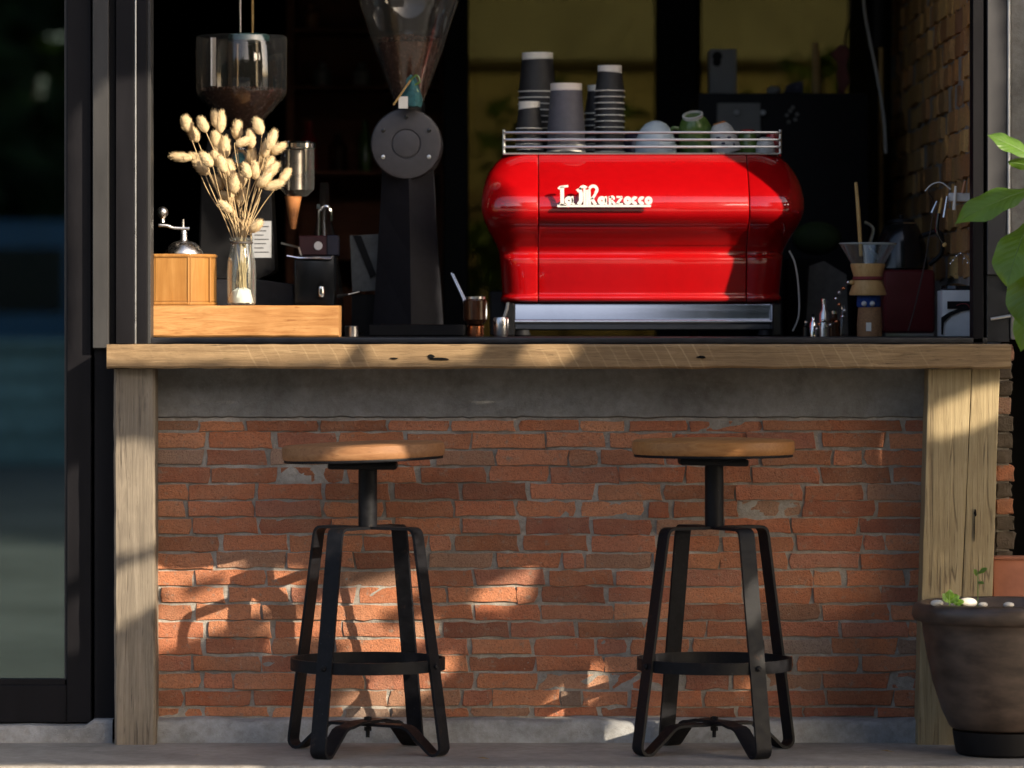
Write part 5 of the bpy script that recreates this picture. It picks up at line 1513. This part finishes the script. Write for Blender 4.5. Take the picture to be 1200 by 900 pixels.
obj('slot', box(B(), X(1110, .28), X(1140, .28), .277, .281, Z(362, .28), Z(353, .28)), M['black'], bs)
bm = B()
poly_extrude(bm, [P(px, py, .276) for px, py in ((1103, 392), (1103, 372), (1112, 366), (1125, 361), (1139, 360), (1139, 363), (1126, 365), (1114, 370), (1106, 378), (1105, 392))], (0, .003, 0))
obj('black_strap', fixn(bm), M['black'], bs)
obj('pink_lead', tube(B(), curve([P(1121, 358, .272), P(1127, 356, .272), P(1134, 357, .272), P(1138, 364, .272)], 4), .0012, 6), M['cord_red'], bs)
obj('lid', lathe(B(), [(W(17, .3), 0), (W(18, .3), .003), (W(17, .3), .010), (W(4, .3), .016)], (X(1121, .32), .33, Z(340, .28) + .0006), 24), M['black_gloss'], bs, smooth=True)
sc_ = thing('string_lights', 'short string of tiny clear beads near right jamb', 'beads', P(1125, 305, .22))
for px, py in ((1114, 309), (1117, 305), (1121, 300), (1126, 297), (1130, 303), (1134, 308), (1138, 312)):
    obj('bead', ball(B(), P(px, py, .22), .0028, 8, 6), M['chrome'], sc_, smooth=True)
obj('wire', tube(B(), curve([P(1113, 310, .223), P(1121, 300, .223), P(1127, 297, .223), P(1139, 313, .223)], 4), .0008, 5), M['cable_white'], sc_)

# ------------------------------------------------------------------ glazed pot, plant at right
YO = -0.31
co = Vector((X(1177, YO), YO, 0))
pot = thing('plant_pot', 'big brown glazed pot at right end of counter', 'plant pot', (co.x, co.y, 0.056))
def wo_(n): return W(n, YO)
pp = [(59, 0.058), (64, 0.064), (73, .10), (84, .165), (91.5, .235), (95, .280), (96, .299), (99, .302), (105, .305), (108, .318), (107, .335), (103, .343), (98, .346), (95, .342), (93, .31), (90, .28)]
bm = lathe(B(), [(wo_(r), z) for r, z in pp], co, 72, None, True, False)
for v in bm.verts:
    n_ = noise.noise(Vector((v.co.x * 9, v.co.y * 9, v.co.z * 14)))
    d = Vector((v.co.x - co.x, v.co.y - co.y, 0))
    if d.length > 1e-5: v.co += d.normalized() * n_ * 0.0025
obj('pot_body', fixn(bm), M['glaze'], pot, smooth=True, sharp=60)
bm = lathe(B(), [(wo_(92), .318), (wo_(60), .324), (wo_(20), .328), (.001, .33)], co, 40, None, False, False)
for v in bm.verts: v.co.z += random.gauss(0, .002)
obj('soil', fixn(bm), M['soil'], pot, smooth=True)
tag(obj('saucer', fixn(lathe(B(), [(wo_(54), 0.0006), (wo_(57), .006), (wo_(60), .042), (wo_(61), .055), (wo_(57), .055), (wo_(50), .05)], co, 48)), M['black'], None, smooth=True), 'black round saucer under the brown glazed pot', 'saucer')
rnd = random.Random(8)
for k, (px, r, yo, lab) in enumerate(((1098, .011, -.1, 'white pebble nearest the left rim of pot'), (1134, .016, -.11, 'largest white pebble behind the green sprout'), (1152, .008, -.14, 'small pebble right of the largest white pebble'), (1182, .009, -.15, 'pale pebble near the middle of pot'))):
    p = Vector((X(px, YO + yo), YO + yo if abs(px - 1177) > 30 else YO + yo, .345 + r * .35))
    bm = ball(B(), p, r, 14, 10, (1.35, 1, .7))
    tag(obj('pebble', bm, M['pebble'], None, smooth=True), lab, 'pebble', 'pebbles in the glazed pot')

def leaf_obj(name, base, tip, width, droop, parent, nrm, mat='leaf', fold=0.25):
    """broad blade from base to tip, bent by droop, slightly folded along its rib"""
    base, tip = Vector(base), Vector(tip)
    ax = tip - base
    L = ax.length
    d = ax.normalized()
    n_ = Vector(nrm).normalized()
    s = d.cross(n_).normalized()
    n_ = s.cross(d).normalized()
    bm = B()
    NU, NV = 14, 6
    g_ = []
    rib = []
    for i in range(NU + 1):
        u = i / NU
        w = width * (sin(pi * min(u * 0.97 + 0.03, 1) ** 1.25)) ** 0.85
        if i == NU: w = 0.0004
        c = base + ax * u + n_ * (droop * L * 4 * u * (1 - u) * 0.5)
        rib.append(c + n_ * 0.0006)
        row = []
        for j in range(NV + 1):
            v = (j / NV - 0.5) * 2
            wav = 0.05 * width * sin(u * 16 + (2 if v > 0 else 0)) * v * v
            row.append(bm.verts.new(c + s * (v * w / 2) + n_ * (abs(v) * w * fold / 2 - v * v * w * .12 + wav)))
        g_.append(row)
    for i in range(NU):
        for j in range(NV): bm.faces.new((g_[i][j], g_[i + 1][j], g_[i + 1][j + 1], g_[i][j + 1]))
    uvl = bm.loops.layers.uv.new('uv')
    fl = {}
    for i in range(NU + 1):
        for j in range(NV + 1): fl[g_[i][j]] = (i / NU, j / NV)
    for f_ in bm.faces:
        for lp in f_.loops: lp[uvl].uv = fl[lp.vert]
    o = obj(name, bm, M[mat], parent, smooth=True, sharp=180)
    obj('midrib', tube(B(), rib, [0.0014 * (1 - .8 * i / NU) for i in range(NU + 1)], 5), M['leaf_rib'], o, smooth=True)
    return o
YL = -0.55
plant = thing('leafy_plant', 'tall plant with broad green leaves in glazed pot', 'plant', (X(1222, YO), YO, .33))
st = [(X(1205, YO), YO, .325), (X(1224, -.38), -.38, .55), (X(1228, -.46), -.46, .85), (X(1224, YL), YL, 1.15), (X(1218, YL), YL, 1.35), (X(1214, YL), YL, 1.46)]
obj('stem', tube(B(), curve(st, 5), [.008 - .0002 * i for i in range(26)], 8), M['green_glaze'], plant, smooth=True)
def stalk(a, b_): obj('leaf_stalk', tube(B(), [a, (Vector(a) + Vector(b_)) / 2 + Vector((0, 0, .006)), b_], .0022, 6), M['leaf_rib'], plant, smooth=True)
LV = [((1214, 186), (1157, 158), 27, .06, (0.2, -.75, .6), -.57), ((1216, 196), (1181, 190), 17, -.08, (.1, -.6, -.5), -.55), ((1212, 221), (1119, 262), 48, .10, (-.15, -.62, .75), -.58),
      ((1207, 258), (1180, 336), 60, .10, (-.55, -.8, .15), -.59), ((1212, 300), (1199, 384), 54, .08, (-.45, -.85, .1), -.55), ((1216, 330), (1196, 412), 34, .06, (-.4, -.85, .1), -.52),
      ((1230, 260), (1310, 285), 50, .1, (.2, -.5, .8), -.55), ((1228, 320), (1290, 390), 50, .1, (.5, -.7, .3), -.55)]
for b_, t_, w_, dr, nr, yy in LV:
    bp, tp_ = P(*b_, YL), P(*t_, yy)
    leaf_obj('leaf', bp, tp_, W(w_, YL), dr, plant, nr)
    stalk((X(1222, YL), YL + .01, bp.z - .03), bp)
sprt = thing('green_sprout', 'tiny leafy sprout between white pebbles in pot', 'sprout', (X(1112, YO), YO - .12, .33))
for b_, t_, w_ in (((1112, 706), (1104, 696), 10), ((1112, 706), (1113, 691), 11), ((1113, 706), (1124, 698), 12), ((1118, 708), (1130, 705), 9)):
    leaf_obj('leaf', P(*b_, YO - .12), P(*t_, YO - .13), W(w_, YO), .1, sprt, (0, -.8, .6))
obj('stem', tube(B(), [(X(1112, YO - .12), YO - .12, .328), P(1113, 704, YO - .12)], .002, 6), M['green_glaze'], sprt)
spr2 = thing('green_sprout', 'thin pale sprout rising before the pale post', 'sprout', (X(1146, YO), YO + .04, .33))
for b_, t_, w_ in (((1145, 675), (1141, 667), 6), ((1146, 672), (1157, 666), 7), ((1146, 682), (1153, 684), 5)):
    leaf_obj('leaf', P(*b_, YO + .03), P(*t_, YO + .02), W(w_, YO), .1, spr2, (0, -.8, .6))
obj('stem', tube(B(), [(X(1148, YO), YO + .04, .33), P(1146, 690, YO + .03), P(1146, 671, YO + .03)], .0012, 5), M['leaf_rib'], spr2)

# ------------------------------------------------------------------ street side: low wall, car, trees (seen in reflections, shading the front)
ow = thing('garden_wall', 'low pale green wall across the street from cafe', 'wall', (0, -24, -.12))
obj('wall_body', box(B(), -14, 14, -24.2, -24, -.118, .80, .01), M['oppwall'], ow)
obj('coping', box(B(), -14.05, 14.05, -24.26, -23.94, .80, .88, .01), M['oppwall'], ow)
for z_ in (.12, .38, .58): obj('moulding', box(B(), -14, 14, -23.998, -23.97, z_, z_ + .07, .008), M['oppwall'], ow)
car = thing('parked_car', 'blue van parked beyond the low street wall', 'van', (-4.6, -27, -.12))
bm = B()
poly_extrude(bm, [Vector((-6.0 + x, -27.9, -.12 + z)) for x, z in ((0, .35), (4.2, .35), (4.3, .8), (3.9, 1.05), (3.2, 1.15), (2.6, 1.9), (2.3, 2.0), (.2, 2.0), (0, 1.8))], (0, 1.8, 0))
fixn(bm)
bmesh.ops.bevel(bm, geom=list(bm.edges), offset=.06, segments=2, affect='EDGES')
obj('body', bm, M['car'], car, smooth=True)
for xa_, xb_ in ((.25, 1.2), (1.3, 2.2)): obj('window', box(B(), -6.0 + xa_, -6.0 + xb_, -26.11, -26.08, 1.1, 1.65, .01), M['black_gloss'], car)
for x in (.8, 3.5):
    for y in (-27.8, -26.15):
        wh = obj('wheel', lathe(B(), [(.2, -.09), (.33, -.09), (.34, 0), (.33, .09), (.2, .09)], (-6.0 + x, y, .22), 24, RX), M['rubber'], car, smooth=True)
        obj('rim', lathe(B(), [(.19, -.08), (.19, .085), (.06, .095)], (-6.0 + x, y, .22), 20, RX), M['steel'], wh, smooth=True)
rnd = random.Random(14)
for k, x in enumerate((-13.5, -9, -4.6, -0.5, 4, 8.6, 13)):
    t = thing('street_tree', ['spreading', 'tall', 'rounded', 'dense', 'slender', 'broad', 'leaning'][k] + ' dark green tree in the row across the street', 'tree', (x, -29.5, -.12), 'trees across the street')
    bm = B()
    hh = rnd.uniform(9.0, 11.5)
    for q in range(20):
        leaf_blob(bm, (x + rnd.uniform(-1.9, 1.9), -29.5 + rnd.uniform(-.6, .6), hh * (.1 + .8 * (q + rnd.random()) / 20)), (1.8, 1.3, 1.4), 230, .62, rnd)
    obj('crown', bm, M['foliage'], t)
    obj('trunk', tube(B(), [(x, -29.5, -.12), (x + .1, -29.5, hh * .4), (x - .1, -29.5, hh * .8)], [.2, .14, .05], 8), M['bark'], t, smooth=True)

rnd = random.Random(61)
for k, (px, Y, lab) in enumerate(((1040, -.30, 'small dry leaf lying on the floor left of the pot'), (566, -.46, 'small dry leaf lying between the two stools'), (232, -.38, 'small dry leaf lying near the left post'))):
    bm = B()
    p = Vector((X(px, Y), Y, .005))
    a = rnd.uniform(0, 6)
    d, s_ = Vector((cos(a), sin(a), .12)) * .016, Vector((-sin(a), cos(a), .1)) * .007
    vs = [bm.verts.new(q) for q in (p - d, p + s_ + Vector((0, 0, .003)), p + d, p - s_ + Vector((0, 0, .002)))]
    bm.faces.new((vs[0], vs[1], vs[2]))
    bm.faces.new((vs[0], vs[2], vs[3]))
    tag(obj('dry_leaf', bm, M['straw'], None), lab, 'leaf', 'dry leaves on the terrace floor')

# unseen tree beside the terrace, its crown gaps shaped to place the sun patches
SU = TOSUN.cross(Vector((0, 0, 1))).normalized()
SV = SU.cross(TOSUN).normalized()
def uv(p): return (p.dot(SU), p.dot(SV))
def hull(pts):
    pts = sorted(set(pts))
    def half(ps):
        h = []
        for p in ps:
            while len(h) >= 2 and (h[-1][0] - h[-2][0]) * (p[1] - h[-2][1]) - (h[-1][1] - h[-2][1]) * (p[0] - h[-2][0]) <= 0: h.pop()
            h.append(p)
        return h
    a, b_ = half(pts), half(reversed(pts))
    return a[:-1] + b_[:-1]
def gap(poly, *Ys):
    pts = []
    for Y in Ys: pts += [uv(P(px, py, Y)) for px, py in poly]
    return hull(pts)
GAPS = [gap([(100, 122), (176, 100), (176, 412), (100, 412)], -.03, .05),
        gap([(170, 150), (345, 150), (400, 260), (400, 400), (170, 400)], .06, .22),
        gap([(330, 162), (370, 162), (370, 226), (330, 226)], .47, .5), gap([(292, 252), (320, 252), (320, 312), (292, 312)], .47, .5),
        gap([(824, -15), (1165, -15), (1165, 245), (824, 245)], 0),
        gap([(120, 400), (600, 400), (600, 419), (120, 419)], -.142, -.138),
        gap([(622, 400), (690, 400), (664, 423), (612, 423)], -.142, -.138),
        gap([(850, 400), (864, 400), (849, 422), (840, 422)], -.142, -.138), gap([(908, 400), (924, 400), (900, 422), (886, 422)], -.142, -.138),
        gap([(1160, 404), (1180, 406), (1180, 424), (1164, 424)], -.15, -.14),
        gap([(110, 520), (184, 519), (184, 630), (110, 652)], -.11, -.1), gap([(110, 690), (186, 672), (186, 700), (110, 745)], -.11, -.05),
        gap([(180, 692), (180, 655), (250, 640), (304, 648), (240, 674)], 0), gap([(180, 768), (180, 722), (300, 672), (348, 666), (352, 690), (250, 738)], 0),
        gap([(300, 748), (420, 688), (486, 668), (492, 690), (400, 726), (320, 764)], 0), gap([(400, 772), (500, 722), (512, 740), (430, 780)], 0), gap([(396, 664), (436, 634), (440, 654), (402, 680)], 0),
        gap([(370, 838), (470, 798), (520, 768), (532, 786), (470, 830), (400, 844)], 0),
        gap([(392, 730), (442, 726), (442, 746), (398, 754)], 0), gap([(440, 702), (482, 680), (484, 692), (450, 714)], 0), gap([(420, 762), (482, 745), (475, 768), (420, 774)], 0),
        gap([(555, 704), (600, 676), (652, 658), (660, 676), (604, 700), (560, 716)], 0),
        gap([(628, 840), (698, 776), (718, 784), (670, 842)], 0), gap([(552, 784), (592, 764), (600, 780), (558, 798)], 0), gap([(724, 668), (744, 662), (744, 674), (728, 680)], 0),
        gap([(305, 842), (340, 842), (332, 864), (306, 866)], -.045), gap([(690, 872), (712, 850), (775, 850), (760, 872)], -.045), gap([(535, 873), (650, 873), (658, 880), (545, 880)], -.155), gap([(690, 876), (765, 876), (770, 882), (695, 882)], -.18), gap([(196, 874), (240, 874), (244, 880), (200, 880)], -.16),
        gap([(1091, 482), (1178, 446), (1178, 488), (1091, 514)], -.1), gap([(1082, 710), (1088, 672), (1122, 648), (1116, 696)], -.1), gap([(1070, 862), (1080, 845), (1112, 838), (1112, 856)], -.1),
        gap([(1085, 694), (1145, 694), (1145, 712), (1085, 712)], -.42), gap([(1165, 690), (1210, 680), (1210, 700), (1165, 700)], -.05),
        gap([(1150, 150), (1215, 160), (1212, 215), (1150, 200)], -.57),
        gap([(-20, 897), (320, 897), (320, 912), (-20, 912)], -.572, -.60)]
BB = [(min(p[0] for p in g_), max(p[0] for p in g_), min(p[1] for p in g_), max(p[1] for p in g_)) for g_ in GAPS]
def lit(u, v, mg=0.0):
    for g_, bb in zip(GAPS, BB):
        if bb[0] - mg <= u <= bb[1] + mg and bb[2] - mg <= v <= bb[3] + mg:
            n = len(g_)
            ins = True
            for i in range(n):
                a, b_ = g_[i], g_[(i + 1) % n]
                ex, ey = b_[0] - a[0], b_[1] - a[1]
                if ex * (v - a[1]) - ey * (u - a[0]) < -mg * sqrt(ex * ex + ey * ey):
                    ins = False
                    break
            if ins: return True
    return False
shade = []
for Y in (-.62, .12):
    for px, py in ((-60, -270), (1330, -270), (1330, 915), (-60, 915)): shade.append(uv(P(px, py, Y)))
u0, u1 = min(p[0] for p in shade), max(p[0] for p in shade)
v0, v1 = min(p[1] for p in shade), max(p[1] for p in shade)
rnd = random.Random(99)
tr = thing('shade_tree', 'leafy tree right of the terrace shading the front', 'tree', (5.3, -3.3, -.12))
bm = B()
nleaf = 0
tdir = TOSUN
for k in range(72000):
    u, v = rnd.uniform(u0, u1), rnd.uniform(v0, v1)
    t = rnd.triangular(3.4, 5.6, 3.9)
    p = SU * u + SV * v + tdir * 0
    p = p + TOSUN * (t - 0.0 + 0.0)
    # measure t from the front of the cafe (plane Y = 0)
    q = SU * u + SV * v
    t0 = (0 - q.y) / TOSUN.y
    p = q + TOSUN * (t0 + t)
    if p.z < .35: continue
    if p.x < (10 + p.y) * .124 + .12 and p.z < CAMZ + .078 * (10 + p.y) + .2: continue
    L = rnd.choice([.03, .045, .06, .09, .13, .17])
    if lit(u, v): continue
    n0 = len(bm.verts)
    d_ = rnd.getstate()
    pts = add_leaf(bm, p, rnd, L, .6, TOSUN)
    bad = False
    for a in pts:
        if lit(*uv(a)): bad = True
    for a, b_ in ((0, 1), (1, 2), (2, 3), (3, 0)):
        if lit(*uv((pts[a] + pts[b_]) / 2)): bad = True
    if bad:
        bm.verts.ensure_lookup_table()
        for vv in list(bm.verts)[n0:]: bm.verts.remove(vv)
        continue
    nleaf += 1
obj('crown', bm, M['foliage'], tr)
obj('trunk', tube(B(), curve([(5.4, -3.3, -.12), (5.35, -3.3, 1.4), (5.45, -3.35, 3.0), (5.35, -3.4, 4.5), (5.2, -3.4, 5.7)], 5), [.14 - .004 * i for i in range(21)], 10), M['bark'], tr, smooth=True)
for pts in ([(5.38, -3.35, 4.4), (4.7, -3.2, 5.2), (4.0, -3.0, 5.6), (3.2, -2.9, 5.8), (2.0, -2.8, 5.9)], [(5.3, -3.4, 4.8), (4.6, -3.6, 5.6), (3.6, -3.8, 6.1), (2.2, -3.6, 6.2)], [(5.45, -3.3, 3.0), (5.5, -3.0, 3.8), (5.3, -2.6, 4.5)]):
    obj('limb', tube(B(), curve(pts, 5), [.05 - .0022 * i for i in range((len(pts) - 1) * 5 + 1)], 8), M['bark'], tr, smooth=True)
print('bricks', nbr, 'leaves', nleaf)
